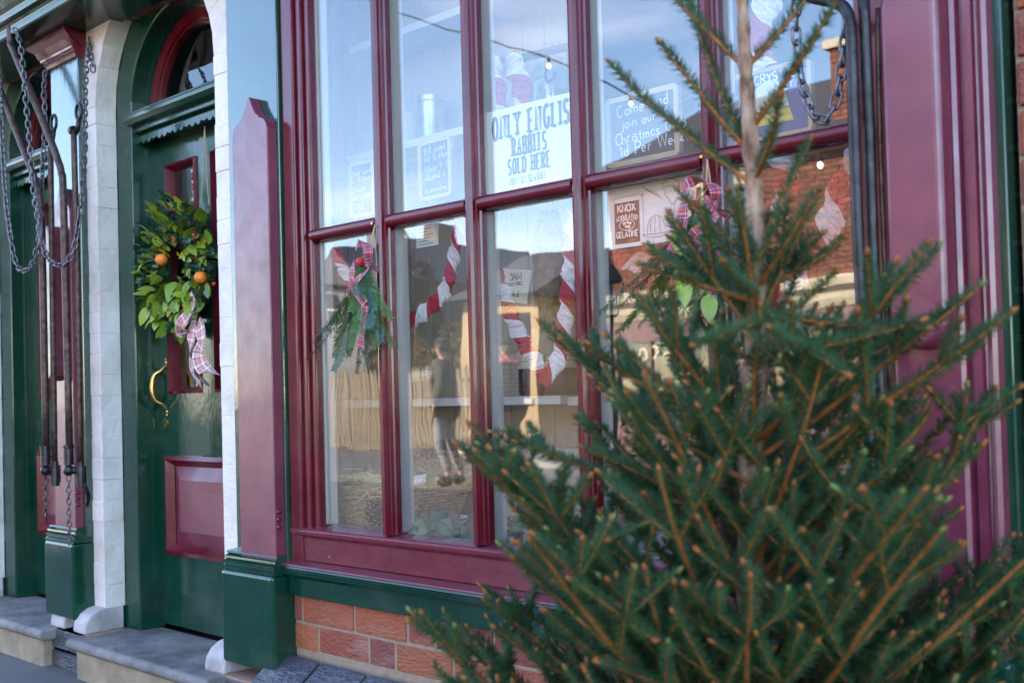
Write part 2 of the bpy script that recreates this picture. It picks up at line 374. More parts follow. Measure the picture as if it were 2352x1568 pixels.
# ================================================================== the setting
def sheet(name, mat, x0, x1, y0, y1, z):
    return tag(MB().add([(x0,y0,z),(x1,y0,z),(x1,y1,z),(x0,y1,z)], [(0,1,2,3)]).build(name, mat), kind='structure')
m_road = NT('asphalt'); _c = m_road.ramp(m_road.noise(1.2, 6), [(.3, (.05,.048,.047)), (.75, (.085,.08,.076))]); m_road.bump(m_road.noise(60, 4), .6, .01); m_road = m_road.set(_c, .85)
m_pave = plain('paving_stone', (.12,.112,.105), .85, var=.25, scale=2.5, bump=.5, dist=.006)
m_streak = plain('pale_sun_streak', (.52,.46,.36), .85, var=.15, scale=6)  # pale tone carries the sunlight of the ground streak
sheet('ground', m_road, -300, 300, -300, 300, -.13)
sheet('road', m_road, -120, 120, -7.2, -2.3, -.11)
b = MB().box(-60, 40, -2.3, 4.0, -.14, -.004); tag(b.build('pavement', m_pave, bevel=.02), kind='structure')
b = MB().box(-60, 40, -13, -7.2, -.14, -.002); tag(b.build('far_pavement', m_pave, bevel=.02), kind='structure')
# pale strip standing for a sunlit streak on the ground, at an angle
p, q = Vector((-9.2, -8.3, 0)), Vector((-40, -31.2, 0)); dn = (q-p).normalized(); sn = Vector((dn.y, -dn.x, 0))*.32
b = MB().prism([(0,0),(1,0)], lambda a, c: p, (0,0,0)) if False else MB()
b.add([p-sn+Vector((0,0,-.1)), q-sn+Vector((0,0,-.1)), q+sn+Vector((0,0,-.1)), p+sn+Vector((0,0,-.1)), p-sn+Vector((0,0,.07)), q-sn+Vector((0,0,.07)), q+sn+Vector((0,0,.07)), p+sn+Vector((0,0,.07))],
      [(0,3,2,1),(4,5,6,7),(0,1,5,4),(1,2,6,5),(2,3,7,6),(3,0,4,7)])
tag(b.build('sunlit_streak', m_streak, bevel=.02), kind='structure')

# ================================================================== the shop building
shop = empty('shop_building', (-2, 0, 0), 'Victorian shop front in glossy green and maroon paint with arched doors and large gridded window', 'building')
# carcass: walls, dark rooms; unseen top and roof raised to shade the road
b = MB()
b.box(-9, 2.5, .02, .25, 2.56, 3.9).box(-9, -5.62, .02, .25, -.1, 2.55).box(-.66, 2.5, .02, .25, -.1, 2.555)
b.box(-9, -8.8, .25, 5, -.1, 3.9).box(2.3, 2.5, .25, 5, -.1, 3.9).box(-9, 2.5, 4.8, 5, -.1, 3.9)
m_carc = NT('shop_upper_brick'); _b = m_carc.n('TexBrick'); _mp = m_carc.n('Mapping'); _mp.inputs['Rotation'].default_value = (rad(90), 0, 0); m_carc.l(m_carc.tc.outputs['Object'], _mp.inputs[0]); m_carc.l(_mp.outputs[0], _b.inputs[0])
for k_, v_ in (('Color1', (.36,.09,.04,1)), ('Color2', (.24,.06,.04,1)), ('Mortar', (.4,.3,.22,1)), ('Scale', 1.), ('Brick Width', .226), ('Row Height', .0865), ('Mortar Size', .006)): _b.inputs[k_].default_value = v_
m_carc = m_carc.set(_b.outputs[0], .8)
b.build('carcass_wall', m_carc, shop)
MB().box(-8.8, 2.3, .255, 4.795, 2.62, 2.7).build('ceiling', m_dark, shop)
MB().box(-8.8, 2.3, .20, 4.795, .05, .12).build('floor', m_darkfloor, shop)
b = MB().prism([(-.35,3.9),(5.2,3.9),(2.4,4.35)], lambda a, c: Vector((-9.2, a, c)), (12, 0, 0))  # unseen roof, height chosen for its shadow on the road
b.build('roof', plain('roof_slate', (.06,.06,.075), .6), shop)
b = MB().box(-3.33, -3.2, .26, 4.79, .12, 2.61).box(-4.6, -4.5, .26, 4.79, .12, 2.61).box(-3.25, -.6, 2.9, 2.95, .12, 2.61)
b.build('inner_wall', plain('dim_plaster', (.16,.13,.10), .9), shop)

# --- red brick apron under the window, each brick its own piece
def brickmesh(mat, bev=.06, name='brick'):
    bm = bmesh.new(); bmesh.ops.create_cube(bm, size=1.)
    bmesh.ops.bevel(bm, geom=bm.edges[:], offset=bev*.5, segments=1, affect='EDGES')
    me = bpy.data.meshes.new(name); bm.to_mesh(me); bm.free(); me.materials.append(mat); return me
bk_red = [brickmesh(m_red, .05)]; bk_or = [brickmesh(m_orange, .05)]; bk_bl = [brickmesh(m_blueb, .07)]
def brick(me, par, x0, x1, y0, y1, z0, z1, rx=0, jit=.0015, nm='brick'):
    j = lambda: R.uniform(-jit, jit)
    return inst(nm, me, par, xyz(((x0+x1)/2+j(), (y0+y1)/2+j(), (z0+z1)/2+j()), (rx, j()*4, j()*4), (x1-x0, y1-y0, z1-z0)))
apron = MB().box(-2.93, -.66, -.0012, .2, .12, .436).build('apron_mortar', m_mortar, shop)
g = .011
for row, (zt, xs) in enumerate(((.429, [-2.925, -2.83, -2.805, -2.573, -2.336]), (.343, [-2.925, -2.89, -2.862, -2.752, -2.509, -2.391, -2.152]))):
    xs = sorted(set(xs)); xs = [x for i, x in enumerate(xs) if i == 0 or x-xs[i-1] > .03]
    while xs[-1] < -.9: xs.append(xs[-1]+(.226 if (len(xs)+row) % 4 else .113))
    for a, c in zip(xs, xs[1:]): brick(bk_red[0], apron, a+g/2, c-g/2, -.004, .06, zt-.076, zt)
# sloping blue plinth course
plm = MB().prism([(.1,.05),(-.15,.05),(-.15,.125),(-.01,.228),(.1,.228)], lambda a, c: Vector((-2.93, a, c)), (2.3, 0, 0)).build('plinth_mortar', m_mortarpink, shop)
x = -2.935
while x < -.9:
    brick(bk_bl[0], plm, x+.006, x+.219, -.15, -.0, .155, .21, rx=rad(36), nm='blue_brick'); x += .225
for k, zz in enumerate((.055, -.03)):
    x = -2.935-(.11 if k else 0)
    while x < -.9:
        brick(bk_bl[0], plm, x+.005, x+.22, -.165, -.06, zz, zz+.075, nm='blue_brick'); x += .225

# --- right-hand brick return
rw = MB().box(-.652, 1.3, .0, .2, -.1, 2.555).build('side_wall_mortar', m_mortar, shop)
z = .05; row = 0
while z < 2.5:
    x = -.648-(.11 if row % 2 else 0)
    while x < 1.1:
        brick(bk_red[0], rw, max(x, -.648)+.003, x+.216, -.012, .05, z, z+.077); x += .227
    z += .0875; row += 1

# --- white painted piers and arches between the pilasters
m_foot = plain('dirty_white_stone', (.46,.43,.42), .8, var=.35, scale=9, bump=.7, dist=.008)
def voussoir(cx, zs, r0_, r1_, a0, a1, y0, y1):
    vs = [(cx+r*math.cos(a), y, zs+r*math.sin(a)) for y in (y0, y1) for r, a in ((r0_, a0), (r1_, a0), (r1_, a1), (r0_, a1))]
    return MB().add(vs, [(0,1,2,3),(7,6,5,4),(0,4,5,1),(1,5,6,2),(2,6,7,3),(3,7,4,0)])
def step(xl, xr, ex=.14):
    st = MB().prism([(.18,.105),(-.145,.105),(-.158,.118),(-.158,.135),(-.145,.148),(.18,.152)], lambda a, c: Vector((xl-.012, a, c)), (xr-xl+ex, 0, 0)).build('doorstep', m_slab, shop, bevel=.006)
    MB().box(xl+.02, xr+ex-.05, -.13, .15, -.13, .1045).build('step_riser', m_stone, st, bevel=.008)
def doorway(dx, n):
    xl, xr, zs = -4.144+dx, -3.277+dx, 2.235
    cx = (xl+xr)/2; RR = (xr-xl)/2
    pier = MB()
    pier.box(xl-.16, xl-.0015, .001, .0865, .24, zs).box(xr+.0015, xr+.16, .001, .087, .24, zs)
    N = 16
    for i in range(N):
        a0, a1 = math.pi*i/N, math.pi*(i+1)/N; v = voussoir(cx, zs, RR+.0015, RR+.2, a0, a1, .001, .0865); pier.add(v.v, v.f)
    pier = pier.build('arch_backing', m_whiteb, shop)
    for side in (0, 1):
        z = .245; k = 0
        while z < zs-.03:
            h = min(.0835, zs-z)
            x0, x1 = (xl-.15, xl) if side == 0 else (xr, xr+.15)
            j = R.uniform(-.003, .003)
            bb = MB().box(x0, x1+(j if side == 0 else 0), R.uniform(-.003,.002), .086, z+.0008, z+h-.0008)
            bb.build('painted_brick', m_whiteb, pier, bevel=.003, seg=2); z += h
    for i in range(17):
        a0, a1 = math.pi*i/17+.0016, math.pi*(i+1)/17-.0016; j = R.uniform(-.003, .003)
        voussoir(cx, zs, RR+j, RR+.12, a0, a1, R.uniform(-.003,.002), .086).build('painted_brick', m_whiteb, pier, bevel=.003)
    # splayed white foot stones of the piers
    for s_, xe in ((-1, xl), (1, xr)):
        xa, xb = (xe-.10, xe) if s_ < 0 else (xe, xe+.12)
        pts = [(.08,.15),(-.085,.15),(-.085,.165)]+[(-.085+.085*(1-math.cos(rad(t))), .165+.078*math.sin(rad(t))) for t in (20,45,70,90)]+[(.08,.243)]
        MB().prism(pts, lambda a, c: Vector((xa, a, c)), (xb-xa, 0, 0)).build('foot_stone', m_foot, pier, bevel=.006)
    # blue brick base of the left pier
    for k in range(3):
        zz = .148-.083*(k+1)
        for i, (a, c) in enumerate((((xl-.32, xl-.135), (xl-.125, xl-.0)) if k % 2 == 0 else ((xl-.32, xl-.215), (xl-.205, xl-.0)))):
            brick(bk_bl[0], pier, a, c, -.09, .06, zz+.005, zz+.078, nm='blue_brick')
        for i, (a, c) in enumerate((((xr+.0, xr+.12), (xr+.13, xr+.33)) if k % 2 == 0 else ((xr, xr+.2), (xr+.21, xr+.33)))):
            brick(bk_bl[0], pier, a, c, -.09, .06, zz+.005, zz+.078, nm='blue_brick')
    for a, c in ((xl-.325, xl-.002), (xr+.002, xr+.34)): MB().box(a, c, -.082, .06, -.1, .151).build('foot_mortar', m_mortarpink, pier)
    # green arched frame
    fx0, fx1, fz = xl+.114, xr-.035, 2.20
    fcx, fR = (fx0+fx1)/2, (fx1-fx0)/2
    outer = [(xl-.02,.155)]+[(cx+(RR+.02)*math.cos(math.pi-math.pi*i/24), zs+(RR+.02)*math.sin(math.pi-math.pi*i/24)) for i in range(25)]+[(xr+.02,.155)]
    inner = [(fx0,.155)]+[(fcx+fR*math.cos(math.pi-math.pi*i/24), fz+fR*math.sin(math.pi-math.pi*i/24)) for i in range(25)]+[(fx1,.155)]
    b = MB(); n_ = len(outer)
    vs = [(a, y, c) for y in (.088, .20) for L_ in (outer, inner) for a, c in L_]
    fs = []
    for i in range(n_-1):
        fs += [(i, i+1, n_+i+1, n_+i), (2*n_+i, 3*n_+i, 3*n_+i+1, 2*n_+i+1), (n_+i, n_+i+1, 3*n_+i+1, 3*n_+i)]
    b.add(vs, fs); fr = b.build('door_frame', m_green, shop, bevel=.006, seg=2)
    # thin stop bead inside the frame
    in2 = [(a+(fcx-a)*.04, c-(.012 if c > 1 else 0)) for a, c in inner]
    vs = [(a, y, c) for y in (.150, .186) for L_ in (inner, in2) for a, c in L_]
    MB().add(vs, fs).build('stop_bead', m_green, fr)
    # fanlight
    ring = lambda r: [(fcx+r*math.cos(math.pi-math.pi*i/28), fz+.005+r*math.sin(math.pi-math.pi*i/28)) for i in range(29)]
    def band(r_o, r_i, y0, y1, nm, mat, par):
        A, B_ = ring(r_o), ring(r_i); k = 29
        vs = [(a, y, c) for y in (y0, y1) for L_ in (A, B_) for a, c in L_]; fs2 = []
        for i in range(k-1): fs2 += [(i, i+1, k+i+1, k+i), (k+i, k+i+1, 3*k+i+1, 3*k+i), (i, 2*k+i, 2*k+i+1, i+1)]
        return MB().add(vs, fs2).build(nm, mat, par)
    fan = band(fR-.008, fR-.062, .165, .20, 'fanlight', m_maroon, shop)
    band(fR-.055, fR-.074, .176, .20, 'fan_moulding', m_maroon, fan)
    MB().box(fx0+.01, fx1-.01, .164, .20, fz+.002, fz+.036).build('fan_rail', m_maroon, fan, bevel=.004)
    A = ring(fR-.06); MB().add([(a, .192, c) for a, c in A], [tuple(range(len(A)))]).build('pane', m_glassdark, fan)
    # moulded transom with scalloped drip
    prof = [(.2,2.098),(.128,2.098),(.128,2.118),(.105,2.124),(.105,2.140),(.075,2.150),(.062,2.166),(.062,2.182),(.075,2.188),(.075,2.198),(.2,2.2)]
    tr = MB().prism(prof, lambda a, c: Vector((fx0-.018, a, c)), (fx1-fx0+.036, 0, 0)).build('transom', m_green, shop, bevel=.003)
    pts = [(fx0-.004, 2.1)]; n2 = 18; wv = (fx1-fx0+.008)/n2
    for i in range(n2):
        for t in range(1, 7): pts.append((fx0-.004+wv*(i+t/6), 2.088-.014*abs(math.sin(math.pi*t/6))*(1 if i % 3 else .55)))
    pts.append((fx1+.004, 2.1))
    top = [(p_[0], 2.104) for p_ in pts]; k = len(pts)
    MB().add([(a, y, c) for y in (.112, .128) for L_ in (pts, top) for a, c in L_], sum([[(i, i+1, k+i+1, k+i), (2*k+i, 3*k+i, 3*k+i+1, 2*k+i+1), (i, 2*k+i, 2*k+i+1, i+1)] for i in range(k-1)], [])).build('scalloped_drip', m_green, tr)
    # the door leaf built of rails and stiles
    yd = .183; d = MB(); dl, dr = fx0+.004, fx1-.004; z0, z1 = .168, 2.096
    L1, L2, R1, R2 = -3.935+dx, -3.705+dx, -3.598+dx, min(-3.37+dx, dr-.03)
    P1, P2 = -3.968+dx, min(-3.36+dx, dr-.03)
    for a, c, e, f_ in ((dl, L1, z0, z1), (R2, dr, z0, z1), (L2, R1, .835, z1), (L1, L2, 1.985, z1), (R1, R2, 1.985, z1), (L1, L2, .84, 1.085), (R1, R2, .84, 1.085)):
        d.box(a, c, yd, yd+.04, e, f_)
    d.box(L1, R2, yd, yd+.04, z0, .455).box(L1, R2, yd, yd+.04, .825, .84)
    door = d.build('door', m_green, shop)
    def frame(x0, x1, za, zb, wd, y0, y1, nm, mat):
        bb = MB(); o_ = [(x0,za),(x1,za),(x1,zb),(x0,zb)]; i_ = [(x0+wd,za+wd),(x1-wd,za+wd),(x1-wd,zb-wd),(x0+wd,zb-wd)]; m_ = [(x0+wd*.4,za+wd*.4),(x1-wd*.4,za+wd*.4),(x1-wd*.4,zb-wd*.4),(x0+wd*.4,zb-wd*.4)]
        vs = [(a, y0+.006, c) for a, c in o_]+[(a, y0, c) for a, c in m_]+[(a, y1, c) for a, c in i_]+[(a, yd+.02, c) for a, c in o_]
        fs = []
        for i in range(4):
            j = (i+1) % 4; fs += [(i, j, 4+j, 4+i), (4+i, 4+j, 8+j, 8+i), (12+i, 12+j, j, i)]
        return bb.add(vs, fs).build(nm, mat, door)
    for a, c in ((L1, L2), (R1, R2)):
        frame(a-.004, c+.004, 1.081, 1.989, .026, yd-.012, yd+.03, 'light_frame', m_maroon)
        MB().box(a+.01, c-.01, yd+.028, yd+.032, 1.09, 1.98).build('pane', m_glassdark, door)
    frame(P1, P2, .448, .838, .042, yd-.02, yd+.008, 'panel_frame', m_maroon)
    # fielded panel
    a0, a1, c0, c1 = P1+.04, P2-.04, .488, .798; q_ = .055
    MB().add([(a0,yd+.012,c0),(a1,yd+.012,c0),(a1,yd+.012,c1),(a0,yd+.012,c1),(a0+q_,yd-.004,c0+q_),(a1-q_,yd-.004,c0+q_),(a1-q_,yd-.004,c1-q_),(a0+q_,yd-.004,c1-q_)],
        [(0,1,5,4),(1,2,6,5),(2,3,7,6),(3,0,4,7),(4,5,6,7)]).build('door_panel', m_mauve, door)
    # brass pull and key plate
    hx = -3.97+dx
    if n: return step(xl, xr, .075)
    MB().tube(smooth_path([(hx+.012,yd-.004,1.195),(hx+.008,yd-.02,1.175),(hx-.004,yd-.045,1.155),(hx-.006,yd-.055,1.105),(hx-.002,yd-.045,1.06),(hx+.010,yd-.02,1.04),(hx+.014,yd-.004,1.02)], 5), [.006+.004*math.sin(math.pi*i/30) for i in range(31)], 10).build('pull_handle', m_brass, door, smooth=True)
    for zz in (1.205, 1.01):
        bb = MB()
        for kz, rr in ((-.014,.007), (0,.010), (.013,.007)): bb.lathe([(rr,0),(rr,-.003),(rr*.7,-.006),(.0005,-.007)], (hx+.012, yd-.001-abs(kz)*.02, zz+(kz if zz > 1.1 else -kz)), 12, ax='y')
        bb.build('handle_plate', m_brass, door)
    MB().prism([(.012*math.cos(rad(t)), .022*math.sin(rad(t))) for t in range(0,360,24)], lambda a, c: Vector((hx+.0+a, yd-.004, .965+c)), (0,.004,0)).build('key_plate', m_brass, door)
    MB().prism([(.003*math.cos(rad(t)), .004+.004*math.sin(rad(t))) for t in range(0,360,40)], lambda a, c: Vector((hx+a, yd-.0065, .965+c)), (0,.002,0)).build('keyhole', m_ink, door)
    return step(xl, xr)
doorway(0, 0); doorway(-1.17, 1)

# --- pilasters
def ogee(w2, zt, zs_):
    k = (zt-zs_)/.117
    L_ = [(-w2, zs_)]+[(-w2*(1-.42*(1-math.cos(rad(t)))), zs_+.04*k*math.sin(rad(t))) for t in (25,50,75,90)]
    L_ += [(-w2*a, zs_+c*k) for a, c in ((.56,.046), (.50,.050), (.40,.057), (.30,.068), (.21,.083), (.13,.100), (.07,.112), (.03,.117))]
    return L_+[(-a, c) for a, c in L_[::-1]]
def pilaster(x0, x1, px0, px1, topz, bolster, ztip, zsh, zb=.548, cap=False):
    sh = MB().box(x0, x1, -.03, .19, zb-.03, topz).build('pilaster', m_greensh, shop, bevel=.004)
    cx = (px0+px1)/2; w2 = (px1-px0)/2; o_ = ogee(w2, ztip, zsh)
    pts = [(-w2, zb-.006)]+o_+[(w2, zb-.006)]
    n_ = len(pts)
    pn = MB().prism(pts, lambda a, c: Vector((cx+a, -.066, c)), (0, .037, 0)).build('panel', m_mauve, sh, bevel=.004, seg=2)
    # plinth with reeded cap
    pl0, pl1 = x0-.012, x1-.002
    MB().box(pl0, pl1, -.087, .05, .195, .497).build('plinth', m_green, sh, bevel=.012, seg=3)
    prof = [(.0,.498),(-.083,.498),(-.083,.505),(-.074,.512),(-.08,.517),(-.08,.524),(-.069,.530),(-.075,.535),(-.074,.541),(-.063,.547),(-.069,.551),(-.066,.557),(.0,.562)]
    A = []
    for a, c in prof: A.append((a, c))
    k = len(prof); vs = []
    for a, c in prof: vs.append((pl0+(a+.083)*.6*(1 if a < 0 else 0), a, c))
    for a, c in prof: vs.append((pl1-(a+.083)*.25*(1 if a < 0 else 0), a, c))
    MB().add(vs, [(i, i+1, k+i+1, k+i) for i in range(k-1)]+[tuple(range(k)), tuple(range(2*k-1, k-1, -1))]).build('plinth_cap', m_green, sh)
    # small turned notch on the panel's right edge
    for zz in (.648, .672, .696): MB().ball((px1-.001, -.052, zz), .009, 7, sc=(.6,1,1)).build('edge_bead', m_maroon, sh, smooth=True)
    if bolster:
        bz0, bz1 = bolster; bw = .058; c2 = cx+.008
        pts = [(bw*math.cos(rad(t)), bz1-bw+bw*math.sin(rad(t))) for t in range(0,181,20)]+[(bw*math.cos(rad(t)), bz0+bw+bw*math.sin(rad(t))) for t in range(180,361,20)]
        MB().prism(pts, lambda a, c: Vector((c2+a, -.135, c)), (0, .068, 0)).build('bolster', m_mauve, sh, bevel=.012, seg=3)
    if cap:
        prof = [(.05,topz-.1),(-.04,topz-.1),(-.044,topz-.088),(-.05,topz-.084),(-.05,topz-.074),(-.058,topz-.070),(-.06,topz-.062),(-.066,topz-.058),(-.075,topz-.034),(-.098,topz-.018),(-.104,topz-.012),(-.104,topz),(.05,topz)]
        vs = []; k = len(prof)
        for a, c in prof: vs.append((x0-max(0, -a-.03), a, c))
        for a, c in prof: vs.append((x1+max(0, -a-.03)*.6, a, c))
        MB().add(vs, [(i, i+1, k+i+1, k+i) for i in range(k-1)]+[tuple(range(k)), tuple(range(2*k-1, k-1, -1))]).build('capital', m_maroon, sh)
    return sh
pilaster(-3.15, -2.866, -3.072, -2.876, 2.548, None, 2.02, 1.905, cap=True)
pilaster(-4.475, -4.228, -4.425, -4.245, 2.548, (1.144, 1.769), 1.93, 1.82, cap=True)
# right-hand pilaster: boxed and doubled
rp = MB().box(-.882, -.664, -.03, .19, .1, 2.548).build('pilaster', m_green, shop, bevel=.004)
b = MB(); prof = [(-.868,-.031),(-.868,-.055),(-.862,-.062),(-.745,-.062),(-.738,-.056),(-.733,-.046),(-.727,-.046),(-.724,-.058),(-.709,-.058),(-.706,-.048),(-.701,-.046),(-.698,-.056),(-.690,-.060),(-.682,-.056),(-.680,-.031)]
b.prism(prof, lambda a, c: Vector((a, c, .56)), (0, 0, 1.98)); b.build('panel', m_mauve, rp)
bw = .055; bz0, bz1 = 1.108, 1.787
pts = [(bw*math.cos(rad(t)), bz1-bw+bw*math.sin(rad(t))) for t in range(0,181,15)]+[(bw*math.cos(rad(t)), bz0+bw+bw*math.sin(rad(t))) for t in range(180,361,15)]
MB().prism(pts, lambda a, c: Vector((-.800+a, -.118, c)), (0, .058, 0)).build('bolster', m_mauve, rp, bevel=.014, seg=4)
MB().box(-.894, -.668, -.085, .05, .195, .56).build('plinth', m_green, rp, bevel=.012)

# --- cornice over the whole front
prof = [(.05,2.5505),(-.20,2.5505),(-.205,2.556),(-.205,2.585),(-.215,2.592),(-.235,2.60),(-.235,2.625),(-.25,2.632),(-.262,2.66),(-.30,2.685),(-.31,2.70),(-.31,2.76),(-.33,2.77),(-.33,2.80),(.05,2.86)]
cor = MB().prism(prof, lambda a, c: Vector((-9, a, c)), (11, 0, 0)).build('cornice', m_green, shop, bevel=.003)

# --- the shop window
zs0, zs1 = .655, 2.53
fr = MB()   # left stile: stepped moulding
for x0, x1, y0 in ((-2.90,-2.862,-.012), (-2.862,-2.80,-.018), (-2.80,-2.772,-.006), (-2.772,-2.745,.006)):
    fr.box(x0, x1-.0015, y0, .034, .535, zs1)
wf = fr.build('window_frame', m_maroon, shop, bevel=.005, seg=2)
b = MB()
for x0, x1, y0 in ((-.955,-.925,-.006), (-.925,-.884,-.018)): b.box(x0, x1-.0015, y0, .034, .535, zs1)
b.build('right_stile', m_maroon, wf, bevel=.005)
MB().box(-2.9, -.884, -.02, .2, 2.532, 2.5495).build('head', m_maroon, wf, bevel=.004)
MXS = [-2.407, -2.036, -1.666, -1.294]
MULL = [(-.024,.028),(-.024,.010),(-.021,.004),(-.021,-.004),(-.016,-.006),(-.013,-.016),(-.006,-.02),(.006,-.02),(.011,-.012),(.013,-.004),(.017,-.003),(.019,.006),(.023,.010),(.023,.028)]
for mxx in MXS:
    MB().prism(MULL, lambda a, c: Vector((mxx+a, c, zs0-.004)), (0, 0, zs1-zs0+.003)).build('mullion', m_maroon, wf)
    MB().box(mxx-.015, mxx+.016, .0335, .085, zs0, zs1).build('inner_mullion', m_creamw, wf, bevel=.004)
MB().box(-2.772, -2.738, .0335, .075, zs0, zs1).build('inner_mullion', m_creamw, wf, bevel=.004)
ZT = 1.553
edges = [-2.745]+MXS+[-.955]
for i in range(5):
    xa = edges[i]+(.0 if i == 0 else .0235); xb = edges[i+1]-(.0245 if i < 4 else 0)
    prof = [(.028,ZT-.018),(.004,ZT-.018),(-.004,ZT-.014),(-.010,ZT-.006),(-.011,ZT+.004),(-.006,ZT+.013),(.004,ZT+.019),(.028,ZT+.019)]
    MB().prism(prof, lambda a, c: Vector((xa, a, c)), (xb-xa, 0, 0)).build('transom_bar', m_maroon, wf, smooth=True, sharp=50)
    MB().box(xa, xb, .0335, .062, ZT-.012, ZT+.012).build('inner_bar', m_creamw, wf)
    for za, zb in ((zs0, ZT-.016), (ZT+.016, zs1)):
        MB().box(xa-.004, xb+.004, .0290, .0325, za-.003, zb).build('pane', m_glass, wf)
# sill: sloping top, board, ledge, green moulding and fascia
sb = MB().prism([(.032,.652),(-.016,.646),(-.024,.640),(-.022,.626),(-.012,.618),(-.010,.545),(.05,.545),(.05,.652)], lambda a, c: Vector((-2.862, a, c)), (1.98, 0, 0)).build('sill_board', m_maroonsill, wf, bevel=.003)
MB().prism([(.05,.544),(-.012,.544),(-.050,.536),(-.052,.530),(.05,.530)], lambda a, c: Vector((-2.898, a, c)), (2.014, 0, 0)).build('sill_ledge', m_maroonsill, wf, bevel=.002)
prof = [(.03,.5295),(-.05,.5295),(-.054,.524),(-.047,.519),(-.047,.515),(-.053,.511),(-.051,.505),(-.040,.500),(-.036,.494),(.03,.494)]
MB().prism(prof, lambda a, c: Vector((-2.864, a, c)), (1.97, 0, 0)).build('apron_moulding', m_greenf, wf, smooth=False)
MB().box(-2.862, -.894, -.030, .03, .436, .4935).build('apron_fascia', m_greenf, wf, bevel=.003)

# ================================================================== skinned figures
def skin(name, nodes, edges, mat, parent=None, sub=2, root=0, sm=.0):
    me = bpy.data.meshes.new(name); me.from_pydata([n[0] for n in nodes], edges, []); me.materials.append(mat)
    o = bpy.data.objects.new(name, me); COL.objects.link(o)
    o.modifiers.new('skin', 'SKIN').use_smooth_shade = True
    for i, n in enumerate(nodes):
        r = n[1] if isinstance(n[1], (tuple, list)) else (n[1], n[1]); me.skin_vertices[0].data[i].radius = r
        me.skin_vertices[0].data[i].use_root = (i == root)
    m = o.modifiers.new('sub', 'SUBSURF'); m.levels = sub; m.render_levels = sub
    if parent: setp(o, parent)
    return o

# ================================================================== awning irons
def rod(pts, r, nm, par, mat=m_rust, n=10): return MB().tube(smooth_path(pts, 5), r, n).build(nm, mat, par, smooth=True)
aw = empty('awning_iron', (-3.998, -0.200, 0.808), 'rusty folding awning irons with ball sockets in front of far pilaster', 'awning iron')
rod([(-4.471, -0.200, 2.809), (-4.466, -0.200, 2.719), (-4.457, -0.200, 2.534), (-4.421, -0.200, 2.473), (-4.122, -0.200, 2.083), (-4.052, -0.200, 1.982), (-4.021, -0.200, 1.923), (-4.008, -0.200, 1.802), (-3.995, -0.200, 0.885)], .0135, 'arm', aw)
rod([(-4.738, -0.200, 2.569), (-4.568, -0.200, 2.351), (-4.321, -0.200, 2.027), (-4.241, -0.200, 1.920), (-4.209, -0.200, 1.838), (-4.197, -0.200, 1.675), (-4.195, -0.200, 0.881)], .0135, 'arm', aw)
rod([(-3.978, -0.170, 2.081), (-3.968, -0.170, 1.521), (-3.975, -0.170, 0.826)], .0115, 'strut', aw); rod([(-4.176, -0.170, 2.050), (-4.182, -0.170, 1.535), (-4.188, -0.170, 0.826)], .0115, 'strut', aw)
for a, c in (((-4.005, -0.200, 0.897), (-4.004, -0.200, 0.823)), ((-4.202, -0.200, 0.891), (-4.201, -0.200, 0.817))):
    a, c = Vector(a), Vector(c); d_ = (c-a)
    s_ = MB().tube([a, a+d_*.12, a+d_*.13, c], [.021, .021, .0185, .0185], 12).build('socket', m_iron, aw)
    MB().ball(c+Vector((0,0,-.02)), .021, 8).build('ball', m_iron, aw, smooth=True)
for a, c in (((-4.009, -0.200, 0.806), (-3.969, -0.170, 0.799)), ((-4.202, -0.200, 0.804), (-4.186, -0.170, 0.796))):
    rod([a, c], .013, 'cross_link', aw, m_iron)
for c in ((-3.969, -0.170, 0.799), (-4.186, -0.170, 0.796)):
    c = Vector(c); MB().tube([c+Vector((0,0,.035)), c+Vector((0,0,.02)), c+Vector((0,0,.02)), c+Vector((0,0,-.045)), c+Vector((0,0,-.045)), c+Vector((0,0,-.06))], [.013,.013,.02,.02,.016,.016], 12).build('collar', m_iron, aw)
rod([(-3.967, -0.170, 0.769), (-3.958, -0.160, 0.740), (-3.976, -0.140, 0.701), (-4.009, -0.130, 0.666)], .008, 'hook', aw, m_iron)
for top in ((-4.154, -0.165, 2.115), (-3.944, -0.165, 2.117)):
    t = Vector(top); MB().tube([t+Vector((.022*math.cos(rad(a)), 0, .03+.03*math.sin(rad(a)))) for a in range(-90, 271, 24)], .006, 8).build('eye', m_iron, aw, smooth=True)
    MB().tube([t+Vector((0,0,-.0)), t+Vector((-.01,0,-.03)), t+Vector((-.03,0,-.05))], .009, 8).build('eye_shank', m_iron, aw, smooth=True)
MB().tube([(-3.989, -0.170, 2.083), (-3.971, -0.170, 2.080)], .018, 12).build('cap', m_iron, aw)
# ---- right-hand awning iron
ar = empty('awning_iron', (-0.884, -0.140, 1.194), 'black painted awning iron with bent corner beside right maroon pilaster', 'awning iron')
rod([(-1.040, -0.140, 1.819), (-0.959, -0.140, 1.780), (-0.920, -0.140, 1.761), (-0.903, -0.140, 1.741), (-0.897, -0.140, 1.712), (-0.896, -0.140, 1.664), (-0.896, -0.140, 1.518), (-0.895, -0.140, 1.275), (-0.888, -0.140, 1.033), (-0.883, -0.140, 0.754)], .0115, 'arm', ar, m_iron)
rod([(-0.881, -0.115, 1.789), (-0.879, -0.115, 1.519), (-0.879, -0.115, 1.275), (-0.874, -0.115, 1.033), (-0.869, -0.115, 0.752)], .0115, 'post', ar, m_iron)
rod([(-0.861, -0.100, 1.746), (-0.865, -0.100, 1.518), (-0.864, -0.100, 1.275), (-0.862, -0.100, 1.032)], .005, 'rusty_rod', ar, m_rust)

